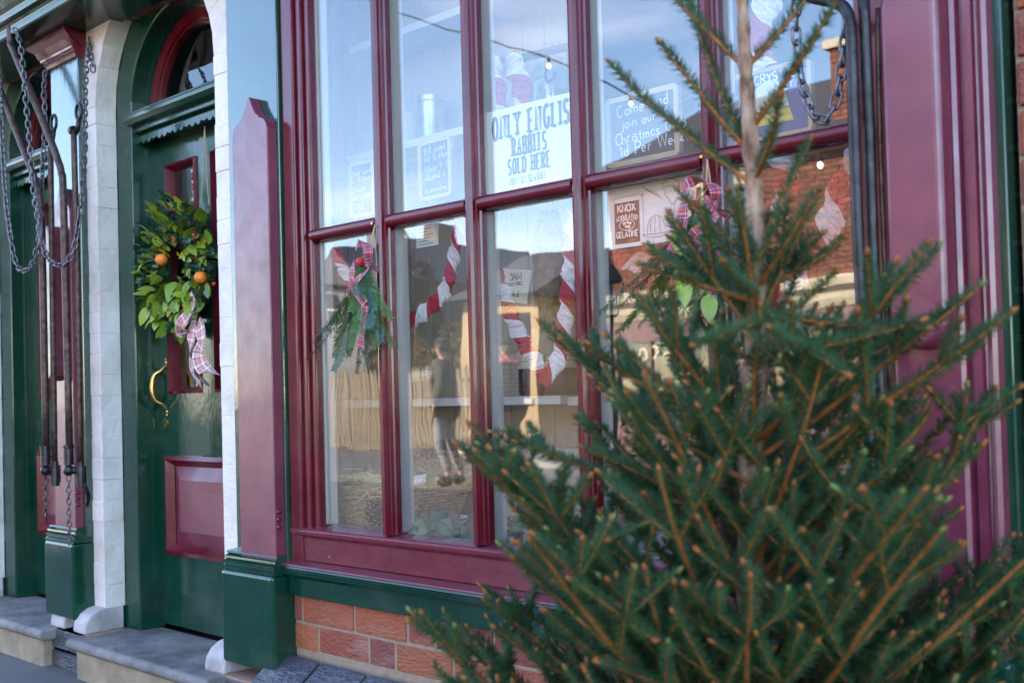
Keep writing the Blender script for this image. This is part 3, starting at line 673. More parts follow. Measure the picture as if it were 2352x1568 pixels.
# ================================================================== chains
def linkmesh(L_, W_, r, name='link'):
    pts = [(W_*math.cos(rad(t)), 0, (L_-W_)*(1 if math.sin(rad(t)) > 0 else -1)*(1 if abs(math.sin(rad(t))) > .05 else 0)+W_*math.sin(rad(t))) for t in range(0, 360, 30)]
    b_ = MB(); n = len(pts); pv = [Vector(p) for p in pts]; ring = []
    for i in range(n):
        t = (pv[(i+1) % n]-pv[i-1]).normalized(); u = Vector((0,1,0)); v = t.cross(u)
        ring += [pv[i]+(u*math.cos(rad(a))+v*math.sin(rad(a)))*r for a in (0, 72, 144, 216, 288)]
    m5 = 5; fs = [(i*m5+k, i*m5+(k+1) % m5, ((i+1) % n)*m5+(k+1) % m5, ((i+1) % n)*m5+k) for i in range(n) for k in range(m5)]
    return b_.add(ring, fs).mesh(name, m_chain, True)
def chain(pts, pitch, label, group=None, r=.0032):
    P = resample(smooth_path(pts, 10), pitch); e = empty('chain', P[0], label, 'chain', group); me = linkmesh(pitch*.66, pitch*.34, r)
    for i in range(len(P)-1):
        d_ = (P[i+1]-P[i]).normalized(); q = d_.to_track_quat('Z', 'Y').to_matrix().to_4x4() @ Matrix.Rotation(rad(90*(i % 2)+25+R.uniform(-14,14)), 4, 'Z')
        inst('link', me, e, Matrix.Translation((P[i]+P[i+1])/2) @ q)
    return e
chain([(-4.365, -0.220, 2.553), (-4.319, -0.220, 2.488), (-4.298, -0.220, 2.402), (-4.267, -0.225, 2.285), (-4.240, -0.230, 2.176), (-4.221, -0.230, 2.059), (-4.197, -0.230, 1.885), (-4.163, -0.230, 1.768), (-4.139, -0.230, 1.691), (-4.119, -0.220, 1.621), (-4.053, -0.220, 1.585), (-3.995, -0.210, 1.570), (-3.957, -0.190, 1.620), (-3.949, -0.170, 1.736), (-3.958, -0.150, 1.850), (-3.997, -0.120, 1.991), (-4.031, -0.100, 2.109), (-4.103, -0.060, 2.294), (-4.146, -0.030, 2.423), (-4.157, -0.012, 2.517)], .0265, 'long grey chain looping from cornice past pipes up to white pier')
chain([(-4.370, -0.100, 2.407), (-4.337, -0.120, 2.307), (-4.307, -0.130, 2.206), (-4.288, -0.150, 2.035), (-4.237, -0.180, 1.897), (-4.183, -0.210, 1.740), (-4.211, -0.220, 1.631), (-4.264, -0.220, 1.587), (-4.352, -0.220, 1.587), (-4.411, -0.220, 1.652), (-4.452, -0.220, 1.773), (-4.481, -0.220, 1.893), (-4.500, -0.220, 2.061), (-4.517, -0.220, 2.262), (-4.562, -0.210, 2.507)], .0265, 'grey chain hanging in loop at the far left edge')
chain([(-4.177, -0.008, 2.495), (-4.153, -0.012, 2.436), (-4.133, -0.012, 2.379), (-4.145, -0.012, 2.355)], .0265, 'short doubled end of chain hooked on white pier')
chain([(-4.207, -0.195, 0.777), (-4.226, -0.190, 0.677), (-4.248, -0.185, 0.598)], .022, 'short thin chain below left ball socket of awning irons', r=.0022)
chain([(-4.017, -0.195, 0.783), (-4.032, -0.190, 0.670), (-4.053, -0.180, 0.501)], .022, 'thin chain hanging over green plinth below awning irons', r=.0022)
chain([(-1.008, -0.135, 1.791), (-1.012, -0.130, 1.744), (-1.012, -0.130, 1.693), (-1.004, -0.130, 1.632), (-0.987, -0.130, 1.578), (-0.967, -0.130, 1.548), (-0.948, -0.130, 1.559), (-0.930, -0.130, 1.598), (-0.915, -0.135, 1.670), (-0.904, -0.140, 1.735)], .0265, 'rusty chain loop hanging from black awning iron at right of window')

# ================================================================== leaves and greenery
def green(name, a, b_, rough=.35, spec=.5):
    s = NT(name); oi = s.n('ObjectInfo'); c = s.ramp(oi.outputs['Random'], [(0, a), (1, b_)])
    c = s.mix(s.ramp(s.noise(60, 3), [(.3, 0), (.8, .5)]), c, dark(a, .6))
    return s.set(c, rough, Specular_IOR_Level=spec)
m_leaf = green('glossy_green_leaf', (.12,.23,.02), (.36,.44,.05), .35)
m_leafy = green('yellow_green_leaf', (.42,.42,.03), (.55,.40,.02), .35)
m_leafd = green('dark_holly_leaf', (.008,.05,.03), (.02,.09,.05), .2, .7)
m_leafp = green('pale_leaf', (.13,.25,.13), (.20,.32,.18), .4)
m_fir = green('fir_needle', (.012,.06,.03), (.03,.11,.06), .45)
m_stem = plain('green_stem', (.10,.12,.03), .6)
m_ivy = green('ivy_leaf', (.008,.08,.05), (.02,.14,.08), .35)
def leafmesh(name, L_, W_, mat, fold=.25, curl=.25, tip=1., lobes=None):
    b_ = MB(); n = 7; a = []; c = []; m = []
    for i in range(n+1):
        t = i/n; wd = W_*math.sin(math.pi*t**(.8*tip))**.75 if 0 < t < 1 else .0004
        if lobes: wd *= 1+.38*math.cos(t*math.pi*2*lobes)
        z = -curl*L_*t*t; m.append((0, t*L_, z)); a.append((-wd, t*L_, z+fold*wd)); c.append((wd, t*L_, z+fold*wd))
    b_.add(a+m+c, [(i, i+1, n+2+i, n+1+i) for i in range(n)]+[(n+1+i, n+2+i, 2*n+3+i, 2*n+2+i) for i in range(n)])
    return b_.mesh(name, mat, True)
LM = [leafmesh('leaf', .075, .021, m_leaf), leafmesh('leaf', .055, .012, m_leaf, .3, .35), leafmesh('leaf', .062, .012, m_leafy, .2, .3), leafmesh('leaf', .075, .024, m_leafd, .5, .2, lobes=3.5), leafmesh('leaf', .045, .011, m_leafp, .2, .1), leafmesh('leaf', .095, .026, m_leaf, .18, .3)]
def sprigmesh(L_, nl, bendv, mat, seed, step=.0032, flat=True, wid=.0011, droop=.5):
    rs = random.Random(seed); b_ = MB(); n = int(L_/step); pts = []
    p = Vector((0,0,0)); d_ = Vector((0,0,-1)); bv = Vector(bendv)
    for i in range(n+1):
        pts.append(p.copy()); d_ = (d_+bv*step/L_*1.).normalized(); p = p+d_*step
    b_.tube(pts[::4]+[pts[-1]], [.0013*(1-.6*i/(n/4+1)) for i in range(len(pts[::4])+1)], 5, 1)
    side = d_.cross(Vector((0,1,0))).normalized()
    for i in range(4, n):
        t = (pts[i]-pts[i-1]).normalized(); sd_ = t.cross(Vector((.15*math.sin(seed),1,.1))).normalized(); up_ = sd_.cross(t)
        for sg in (-1, 1):
            l_ = nl*(.55+.45*min(1, (n-i)/(n*.3)))*rs.uniform(.85, 1.1)*min(1, i/10+.3)
            q = (t*.75+sd_*sg*.72+up_*rs.uniform(-.35,.4)).normalized(); w_ = q.cross(up_).normalized()*wid
            o_ = pts[i]; b_.add([o_-w_*.6, o_+w_*.6, o_+q*l_*.6+w_-up_*l_*.05, o_+q*l_-up_*l_*.12, o_+q*l_*.6-w_-up_*l_*.05], [(0,1,2,3,4)], 0)
    return b_.mesh('sprig', [mat, m_stem])

# ---- wreath on the door
wc = Vector((-3.725, 0.135, 1.569)); wr = empty('wreath', wc, 'round door wreath of glossy leaves with oranges and checked ribbon on green door', 'wreath')
MB().tube([wc+Vector((.17*math.cos(rad(t)), .0, .17*math.sin(rad(t)))) for t in range(0,361,15)], .035, 8).build('moss_ring', plain('moss', (.03,.06,.02), .9, bump=1., scale=60), wr)
rs = random.Random(3)
for i in range(380):
    a = rs.uniform(0, 2*math.pi); rr = rs.choice((.10,.15,.19,.22))+rs.uniform(-.03,.03); c = wc+Vector((rr*math.cos(a), -.02-rs.uniform(0,.05), rr*math.sin(a)))
    out = Vector((math.cos(a+rs.uniform(-1.2,1.2)), -rs.uniform(.1,.9), math.sin(a+rs.uniform(-1.2,1.2)))).normalized()
    k = rs.choice((0,0,1,1,1,2,3,3,3,4,4,5)) if not (a > 3.8 and a < 5.4) else rs.choice((0,5,5,0,1,3))
    q = out.to_track_quat('Y', 'Z').to_matrix().to_4x4() @ Matrix.Rotation(rs.uniform(-1.,1.), 4, 'Y')
    inst('leaf', LM[k], wr, Matrix.Translation(c) @ q @ Matrix.Scale(rs.uniform(.5,1.0), 4))
for i in range(16):
    a = rs.uniform(0, 2*math.pi); me = sprigmesh(.12, .012, (rs.uniform(-.4,.4), -.4, 0), m_fir, 50+i, wid=.0008)
    out = Vector((math.cos(a), -.25, math.sin(a)))
    inst('fir_sprig', me, wr, Matrix.Translation(wc+Vector((.17*math.cos(a), -.04, .17*math.sin(a)))) @ (-out).to_track_quat('Z','Y').to_matrix().to_4x4())
m_tang = plain('tangerine_peel', (.85,.22,.02), .4, bump=.4, scale=90); m_berry = plain('red_berry', (.6,.01,.01), .2, bump=0)
for c in ((-3.779, 0.070, 1.590), (-3.505, 0.070, 1.497)): MB().ball(c, .025, 9, sc=(1,.95,.9)).build('tangerine', m_tang, wr, smooth=True)
for c in ((-3.673, 0.060, 1.660), (-3.669, 0.065, 1.650), (-3.632, 0.070, 1.407), (-3.607, 0.070, 1.421), (-3.625, 0.075, 1.399), (-3.416, 0.070, 1.466), (-3.529, 0.060, 1.653)): MB().ball(c, .0075, 6).build('berry', m_berry, wr, smooth=True)
def ribbon(pts, wd, nm, par, mat, tw=None, vs_=28., side=None, seed=0):
    P = smooth_path(pts, 7); n = len(P); a = []; b2 = []; rs = random.Random(seed)
    for i, p in enumerate(P):
        t = (P[min(i+1, n-1)]-P[max(i-1, 0)]).normalized(); base = Vector(side or (1,0,0)); sd_ = (base-t*base.dot(t)).normalized()
        an = (tw[0]+(tw[1]-tw[0])*i/(n-1) if tw else 0)+.25*math.sin(i*.5+seed); sd_ = Matrix.Rotation(an, 3, t) @ sd_
        a.append(p-sd_*wd/2); b2.append(p+sd_*wd/2)
    return MB().strip(a, b2, 0, vs_).build(nm, mat, par, smooth=True)
ribbon([(-3.548, 0.050, 1.438), (-3.517, 0.045, 1.413), (-3.538, 0.050, 1.375), (-3.512, 0.055, 1.353)], .035, 'ribbon', wr, m_gingham, (0, .8))
ribbon([(-3.494, 0.050, 1.372), (-3.535, 0.030, 1.354), (-3.581, 0.030, 1.330), (-3.602, 0.050, 1.300), (-3.558, 0.060, 1.318)], .045, 'ribbon', wr, m_gingham, (.2, -.8), seed=1)
ribbon([(-3.539, 0.060, 1.344), (-3.548, 0.050, 1.273), (-3.565, 0.055, 1.210), (-3.546, 0.060, 1.146), (-3.484, 0.050, 1.104)], .05, 'ribbon', wr, m_gingham, (0, .7), seed=2)
ribbon([(-3.501, 0.055, 1.341), (-3.469, 0.045, 1.269), (-3.497, 0.050, 1.215), (-3.470, 0.050, 1.167), (-3.380, 0.040, 1.144)], .05, 'ribbon', wr, m_gingham, (.3, -1.1), seed=3)
ribbon([(-3.533, 0.070, 1.241), (-3.527, 0.060, 1.185), (-3.499, 0.060, 1.142), (-3.457, 0.055, 1.106)], .038, 'ribbon', wr, m_gingham, (.4, 1.2), seed=5)
MB().tube([(-3.588, 0.150, 2.076), (-3.590, 0.140, 1.896), (-3.574, 0.120, 1.777)], .0022, 6).build('hanging_string', m_string, wr)
MB().tube([(-3.588, 0.150, 2.076), (-3.561, 0.140, 1.891), (-3.521, 0.120, 1.770)], .0022, 6).build('hanging_string', m_string, wr)

# ---- yew bunches hung on the window
def bunch(root, label, broad):
    root = Vector(root); e = empty('hanging_bunch', root, label, 'greenery bunch', 'tartan tied bunches hung on the window')
    org = Vector((-2.428, -0.045, 1.423)); rs = random.Random(11 if not broad else 29)
    tips = [(-2.642, -0.050, 1.197), (-2.600, -0.060, 1.176), (-2.585, -0.050, 1.141), (-2.510, -0.060, 1.112), (-2.440, -0.090, 1.187), (-2.444, -0.060, 1.119), (-2.417, -0.050, 1.125), (-2.369, -0.050, 1.170), (-2.344, -0.060, 1.242), (-2.331, -0.100, 1.218), (-2.356, -0.110, 1.232), (-2.512, -0.090, 1.229), (-2.468, -0.100, 1.263), (-2.399, -0.115, 1.283), (-2.354, -0.115, 1.316), (-2.340, -0.100, 1.280), (-2.540, -0.030, 1.167), (-2.344, -0.080, 1.305), (-2.621, -0.030, 1.210), (-2.356, -0.120, 1.256), (-2.392, -0.115, 1.222), (-2.334, -0.115, 1.248), (-2.440, -0.100, 1.200), (-2.376, -0.090, 1.184), (-2.367, -0.120, 1.305), (-2.329, -0.100, 1.255), (-2.504, -0.080, 1.197), (-2.363, -0.080, 1.184)]
    for i, tp in enumerate(tips):
        o_ = org+Vector((rs.uniform(-.012,.012), rs.uniform(-.02,.005), rs.uniform(-.02,.01))); v = Vector(tp)-o_; L_ = v.length
        me = sprigmesh(L_*1.02, .025, (rs.uniform(-.25,.25), rs.uniform(-.1,.5), -.1), m_yew if i % 3 else m_yewb, 100+i, .0040, wid=.0013)
        q = (-v).to_track_quat('Z', 'Y').to_matrix().to_4x4() @ Matrix.Rotation(rs.uniform(-.7,.7), 4, 'Z')
        inst('sprig', me, e, Matrix.Translation(o_) @ q)
    if broad:
        for i in range(9):
            c = org+Vector((rs.uniform(-.04,.05), -.05-rs.uniform(0,.03), -.04-i*.018)); q = Vector((rs.uniform(-.5,.5), -.5, -1)).to_track_quat('Y','Z').to_matrix().to_4x4()
            inst('leaf', LM[4 if i % 2 else 0], e, Matrix.Translation(c) @ q @ Matrix.Scale(.85, 4))
    ribbon([(-2.383, -0.075, 1.424), (-2.372, -0.085, 1.460), (-2.402, -0.070, 1.488), (-2.446, -0.060, 1.486), (-2.449, -0.075, 1.438), (-2.456, -0.080, 1.388), (-2.483, -0.075, 1.336)], .027, 'ribbon', e, m_tartan, (1.0, .1), 36, seed=1)
    ribbon([(-2.390, -0.070, 1.417), (-2.373, -0.100, 1.394), (-2.408, -0.100, 1.377), (-2.427, -0.095, 1.358), (-2.382, -0.110, 1.331), (-2.354, -0.115, 1.307)], .024, 'ribbon', e, m_tartan, (.6, -.3), 36, seed=2)
    ribbon([(-2.358, -0.112, 1.305), (-2.375, -0.108, 1.245), (-2.396, -0.100, 1.185)], .026, 'ribbon', e, m_tartan, (0, .1), 36, seed=4)
    ribbon([(-2.404, -0.070, 1.446), (-2.371, -0.085, 1.422), (-2.351, -0.080, 1.413), (-2.360, -0.070, 1.402)], .024, 'ribbon', e, m_tartan, (.9, .2), 36, seed=3)
    MB().ball(org+Vector((.002,-.025,.012)), .013, 6, sc=(1.2,1,1)).build('knot', m_tartan, e, smooth=True)
    for dx in (-.004, .005): MB().tube([org+Vector((dx,-.02,.01)), Vector((-2.400, -0.050, 1.485))+Vector((dx,0,0)), (-2.411, -0.024, 1.543)], .0018, 6).build('string', m_string, e)
    MB().lathe([(.0005,-.014),(.004,-.014),(.0045,-.011),(.0016,-.010),(.0016,.006)], (-2.424, -0.012, 1.549), 10, ax='y').build('nail', m_brass, e)
    return e
m_yew = green('yew_needle', (.05,.15,.03), (.10,.24,.05), .4); m_yewb = green('blue_yew_needle', (.04,.14,.10), (.09,.22,.18), .4)
bunch((-2.438, 0.000, 1.552), 'yew bunch with red tartan ribbon hung on first window mullion, not behind spruce', False)
e2 = bunch((-2.438, 0.000, 1.552), 'leafy tartan tied bunch hung on fourth mullion, half hidden by spruce', True)
e2.location = Vector(e2.location)+Vector((1.113, 0, .006)); e2.rotation_euler = (0, 0, rad(12))

# ================================================================== inside the window
ZF = .635
dsp = shop
for i in range(12):   # back boards
    x0 = -3.2+i*.0905
    MB().box(x0+.001, x0+.0893, .502+R.uniform(-.0012,.0012), .52, ZF, 2.61).build('back_board', m_cream, dsp, bevel=.0025, seg=1)
p0, p1 = Vector((-2.766,.086,0)), Vector((-3.2,.502,0)); dv = (p1-p0)/7; nv = Vector((dv.y, -dv.x, 0)).normalized()*.015
for i in range(7):
    a, c = p0+dv*(i+.01), p0+dv*(i+.99); v = [a, c, c-nv, a-nv]
    MB().add([(q.x,q.y,z) for z in (ZF, 2.61) for q in v], [(0,1,5,4),(1,2,6,5),(2,3,7,6),(3,0,4,7),(4,5,6,7)]).build('side_board', m_creamw, dsp)
MB().box(-3.25, -.89, .052, .56, ZF-.03, ZF).build('display_floor', m_creamw, dsp)
for i, (z, xa, xb, y0) in enumerate(((1.038, -3.02, -2.03, .33), (1.885, -2.98, -2.0, .33), (2.262, -2.95, -2.0, .33))):
    MB().box(xa, xb, y0, .5005, z-.026, z).build('shelf', m_creamw, dsp, bevel=.003)
MB().box(-2.03, -1.93, .36, .5005, 1.008, 1.034).build('shelf_end', m_creamw, dsp, bevel=.003)
MB().tube([(-2.201, 0.300, 2.028), (-1.932, 0.300, 2.017)], .012, 10).build('rail', m_rust, dsp)

# ---- notices: all on thin card with ink printed as raised strokes
XR, ZU = Vector((1,0,0)), Vector((0,0,1))
def sheetcard(nm, c4, th, mat, label, cat, group=None):
    """c4: corners TL,TR,BR,BL (world)"""
    c4 = [Vector(c) for c in c4]; n_ = (c4[1]-c4[0]).cross(c4[0]-c4[3]).normalized(); e = empty(nm, (c4[2]+c4[3])/2, label, cat, group)
    if n_.y > 0: n_ = -n_
    vs = c4+[c-n_*th for c in c4]
    MB().add(vs, [(0,1,2,3),(7,6,5,4),(0,4,5,1),(1,5,6,2),(2,6,7,3),(3,7,4,0)]).build('sheet', mat, e)
    return e, n_
def printed(e, nm, lines, mat=m_ink, rt=XR, up=ZU):
    b_ = MB()
    for ln in lines: text(b_, *ln[0], **ln[1])
    return b_.build(nm, mat, e)
y_ = .0455
e, n_ = sheetcard('poster', [(-2.032,y_,1.802),(-1.692,y_,1.796),(-1.692,y_,1.572),(-2.030,y_,1.572)], .0006, m_paper, 'white poster ONLY ENGLISH RABBITS SOLD HERE taped inside top pane', 'poster')
yt = y_-.0012
printed(e, 'lettering', [(("ONLY ENGLISH", (-1.996,yt,1.722), XR, ZU, .060, .15), dict(xs=.42, gap=.20, serif=.6)), (("RABBITS", (-1.928,yt,1.669), XR, ZU, .046, .15), dict(xs=.38, gap=.19, serif=.6)),
    (("SOLD HERE", (-1.944,yt,1.622), XR, ZU, .040, .16), dict(xs=.42, gap=.19, serif=.6)), (("NOW IN SEASON", (-1.940,yt,1.594), XR, ZU, .018, .12), dict(xs=.62, gap=.2, serif=.6))])
e, n_ = sheetcard('notice', [(-2.168, 0.250, 1.411), (-2.056, 0.250, 1.396), (-2.079, 0.250, 1.301), (-2.166, 0.250, 1.318)], .0008, m_card, 'cream card priced JAM pinned on a string behind third window bay', 'price card')
yt = .2488; j0 = (-2.145, 0.249, 1.373)
printed(e, 'lettering', [(("JAM", (-2.139,yt,1.373), XR, ZU, .021, .13), dict(gap=.12, serif=.8)), (("TO-DAYS PRICE", (-2.160,yt,1.357), XR, ZU, .0095, .15), dict(xs=.8, gap=.16, serif=.6)), (("4.d", (-2.132,yt,1.324), XR, ZU, .017, .12), dict(gap=.2))])
MB().ball((-2.135, 0.248, 1.391), .004, 5).build('pin', m_brass, e)
e, n_ = sheetcard('notice', [(-2.369, 0.100, 1.570), (-2.274, 0.100, 1.564), (-2.279, 0.100, 1.481), (-2.374, 0.100, 1.481)], .0006, m_paper, 'small white notice low in second window bay below transom', 'notice')
o_ = (-2.359, 0.099, 1.543); printed(e, 'lettering', [(("EGGS", (Vector(o_)+Vector((.012,0,-.004))), XR, ZU, .012, .14), dict(gap=.2, serif=.5)), (("FRESH DAILY", (Vector(o_)+Vector((.006,0,-.018))), XR, ZU, .006, .14), dict(gap=.2)), (("1d EACH", (Vector(o_)+Vector((.016,0,-.040))), XR, ZU, .009, .14), dict(gap=.2))]) if False else None
b_ = MB(); o_ = Vector((-2.361, 0.099, 1.544))
for k in range(7): b_.add([o_+Vector((0,0,-k*.009)), o_+Vector((.062-.012*(k % 3),0,-k*.009)), o_+Vector((.062-.012*(k % 3),0,-k*.009-.003)), o_+Vector((0,0,-k*.009-.003))], [(0,1,2,3)])
b_.build('print', plain('grey_print', (.3,.32,.35), .9, bump=0), e)
# gelatine advertisement
K = [(-1.626, 0.058, 1.537), (-1.372, 0.058, 1.537), (-1.378, 0.058, 1.392), (-1.629, 0.058, 1.392)]
e, n_ = sheetcard('advertisement', K, .0006, m_paper, 'white gelatine advertisement with sketched woman and jelly inside fourth pane', 'poster')
kx, kz = -1.63, 1.394; yk = .0568
b_ = MB(); b_.add([(kx+.022,yk,kz+.008),(kx+.096,yk,kz+.008),(kx+.096,yk,kz+.107),(kx+.022,yk,kz+.107)], [(0,1,2,3)]); b_.build('printed_box', m_ink, e)
lines = [(("KNOX", (kx+.059,yk-.0006,kz+.084), XR, ZU, .017, .2), dict(center=True, gap=.2)), (("ACIDULATED", (kx+.059,yk-.0006,kz+.066), XR, ZU, .010, .2), dict(center=True, xs=.85, gap=.16, bend=.09)), (("GELATINE", (kx+.059,yk-.0006,kz+.022), XR, ZU, .014, .2), dict(center=True, xs=.82, gap=.16))]
printed(e, 'white_lettering', lines, m_paper)
b_ = MB(); c0 = Vector((kx+.059, yk-.0006, kz+.0515))
for rx, ry, t_ in ((.024,.0135,.0016),):
    P_ = [(rx*math.cos(rad(a)), ry*math.sin(rad(a))) for a in range(0,361,15)]
    b_.add([c0+Vector((a,0,c)) for a, c in P_]+[c0+Vector((a*.9,0,c*.86)) for a, c in P_], [(i,i+1,len(P_)+i+1,len(P_)+i) for i in range(len(P_)-1)])
for a, c in ((-.008,.004),(.002,.006),(.010,.003),(-.002,-.004),(.006,-.005)): b_.add([c0+Vector((a+.0045*math.cos(rad(t)), -.0002, c+.0038*math.sin(rad(t)))) for t in range(0,360,45)], [tuple(range(8))])
b_.build('oval_badge', m_paper, e)
def sketch(mb, pts, th, y):
    P_ = smooth_path([(p[0], y, p[1]) for p in pts], 6); a = []; c = []
    for i, p in enumerate(P_):
        t = (P_[min(i+1,len(P_)-1)]-P_[max(i-1,0)]).normalized(); s_ = Vector((t.z,0,-t.x))*th; a.append(p+s_); c.append(p-s_)
    mb.strip(a, c)
b_ = MB(); ox, oz = kx, kz; sk = []
wom = [[(.168,.122),(.172,.116),(.171,.108),(.176,.102),(.182,.098),(.181,.094),(.184,.092),(.187,.086),(.192,.083),(.199,.088),(.205,.098)], [(.168,.122),(.165,.128),(.170,.138),(.178,.142),(.190,.143),(.202,.138),(.212,.128),(.214,.115),(.208,.104)], [(.172,.124),(.182,.128),(.196,.124),(.204,.114)], [(.178,.142),(.180,.150),(.192,.153),(.198,.145)], [(.199,.088),(.196,.07),(.186,.05),(.184,.032),(.192,.02)], [(.205,.098),(.222,.088),(.232,.07),(.236,.03)], [(.192,.02),(.21,.022),(.236,.03)], [(.21,.08),(.202,.06),(.196,.04)], [(.176,.111),(.179,.113)], [(.186,.115),(.191,.112)],
  [(.118,.022),(.122,.048),(.130,.058),(.142,.064),(.155,.060),(.164,.050),(.172,.024)], [(.130,.056),(.127,.024)], [(.142,.062),(.140,.022)], [(.153,.060),(.156,.022)], [(.104,.022),(.12,.015),(.145,.012),(.172,.015),(.19,.022)], [(.104,.022),(.145,.020),(.19,.022)], [(.012,.118),(.022,.126),(.112,.126),(.104,.118),(.012,.118)] if False else [(.020,.112),(.030,.119),(.108,.119),(.099,.112)], [(.108,.119),(.108,.016)]]
for j, s_ in enumerate(wom): sketch(b_, [(ox+a, oz+c) for a, c in s_], .0006, yk-.0001-.00008*j)
for k in range(9): sketch(b_, [(ox+.238+.0006*k, oz+.11-.011*k), (ox+.248, oz+.105-.011*k), (ox+.2535, oz+.098-.011*k)], .0004, yk-.0016)
for k in range(6): sketch(b_, [(ox+.1+.006*k, oz+.14-.004*k), (ox+.13+.005*k, oz+.125-.004*k), (ox+.15+.003*k, oz+.118-.004*k)], .0003, yk-.0018)
b_.build('line_drawing', plain('sepia_ink', (.16,.13,.13), .9, bump=0), e)

def board(nm, x0, x1, z0, z1, y, label, lines, frame_=.013, tilt=0., mat_f=m_pine, mat_b=m_slate, chalk=m_chalk, strings=True):
    e = empty(nm, ((x0+x1)/2, y, z0), label, 'chalkboard' if mat_b is m_slate else 'sign')
    MB().box(x0+.004, x1-.004, y, y+.008, z0+.004, z1-.004).build('board', mat_b, e)
    f_ = frame_; b_ = MB(); ro = .014; O_ = []; I_ = []
    for cx, cz, a0 in ((x1-ro,z1-ro,0),(x0+ro,z1-ro,90),(x0+ro,z0+ro,180),(x1-ro,z0+ro,270)):
        for t in range(0,91,30):
            O_.append((cx+ro*math.cos(rad(a0+t)), cz+ro*math.sin(rad(a0+t)))); I_.append((cx+max(ro-f_,.001)*math.cos(rad(a0+t))-(f_-ro if f_ > ro else 0)*(1 if cx > (x0+x1)/2 else -1), cz+max(ro-f_,.001)*math.sin(rad(a0+t))-(f_-ro if f_ > ro else 0)*(1 if cz > (z0+z1)/2 else -1)))
    k = len(O_); vs = [(a, yy, c) for yy in (y-.005, y+.012) for L_ in (O_, I_) for a, c in L_]; fs = []
    for i in range(k):
        j = (i+1) % k; fs += [(i, j, k+j, k+i), (2*k+i, 3*k+i, 3*k+j, 2*k+j), (i, 2*k+i, 2*k+j, j), (k+i, k+j, 3*k+j, 3*k+i)]
    b_.add(vs, fs).build('frame', mat_f, e)
    b_ = MB(); rs = random.Random(len(label))
    for (t_, a, c, h, th, kw) in lines: text(b_, t_, (x0+a, y-.0008, z0+c), (1,0,tilt), (-tilt,0,1), h, th, jit=.05, rs=rs, **kw)
    b_.build('writing', chalk, e)
    if strings:
        for zz in (z0+(z1-z0)*.3, z0+(z1-z0)*.72):
            for sx, ex in ((x0, x0-.06), (x1, x1+.05)): MB().tube([(sx,y,zz),(ex,y-.02,zz+.004)], .0012, 5).build('string', m_string, e)
    return e
board('chalkboard', -1.662, -1.444, 1.600, 1.772, .105, 'wood framed chalkboard inviting to join Christmas Club above fourth transom', [("Come and", .036,.122,.030,.08,dict(gap=.2)), ("join our", .048,.092,.026,.08,dict(gap=.2)), ("Christmas Club", .028,.054,.028,.08,dict(gap=.16)), ("1d Per Week!", .042,.022,.028,.09,dict(gap=.2))], tilt=.05)
board('chalkboard', -2.462, -2.318, 1.640, 1.822, .20, 'pale framed chalkboard of a bill owed in upper second bay', [("Bill owed by", .028,.140,.020,.08,dict(gap=.16)), ("Mr G Homer", .028,.116,.020,.08,dict(gap=.16)), ("Meat 9 11d", .030,.084,.020,.08,dict(gap=.2)), ("Alcohol 4 7", .028,.058,.019,.08,dict(gap=.16)), ("Outstanding", .026,.020,.017,.08,dict(gap=.14))], tilt=.06)
board('chalkboard', -2.80, -2.672, 1.630, 1.812, .20, 'chalkboard of a herb beer debt in leftmost upper bay', [("Debt owed by", .018,.135,.018,.08,dict(gap=.14)), ("Mr R Goodwin", .016,.112,.017,.08,dict(gap=.12)), ("Nixons", .020,.082,.019,.08,dict(gap=.2)), ("Herb beer", .016,.056,.019,.08,dict(gap=.18)), ("1/4d", .022,.024,.022,.08,dict(gap=.2))], tilt=.06)
m_signblue = plain('sign_blue', (.04,.06,.22), .5)
e = board('advert_sign', -1.326, -1.100, 1.592, 1.752, .10, 'blue jelly advert sign with pudding picture in upper right bay', [("Bird's", .014,.085,.034,.16,dict(gap=.14)), ("CRYSTAL", .088,.128,.020,.18,dict(gap=.16)), ("JELLY", .118,.104,.020,.18,dict(gap=.16)), ("FRUITY", .016,.030,.012,.12,dict(gap=.14)), ("FLAVOURS" if False else "FRESH", .016,.014,.012,.12,dict(gap=.14))], .010, 0., m_pine, m_signblue, strings=False)
b_ = MB(); cx, cz = -1.205, 1.672
b_.add([(cx+.044*math.cos(rad(t)), .0985, cz+.006+.045*math.sin(rad(t))) for t in range(0,181,15)], [tuple(range(13))]); b_.add([(cx-.05,.0984,cz-.014),(cx+.05,.0984,cz-.014),(cx+.046,.0984,cz+.005),(cx-.046,.0984,cz+.005)], [(0,1,2,3)])
b_.build('pudding_print', plain('pale_print', (.72,.66,.5), .7, bump=0), e)
MB().add([(cx-.06,.0983,cz-.046),(cx+.06,.0983,cz-.046),(cx+.05,.0983,cz-.016),(cx-.05,.0983,cz-.016)], [(0,1,2,3)]).build('yellow_print', plain('yellow_print', (.75,.55,.05), .7, bump=0), e)

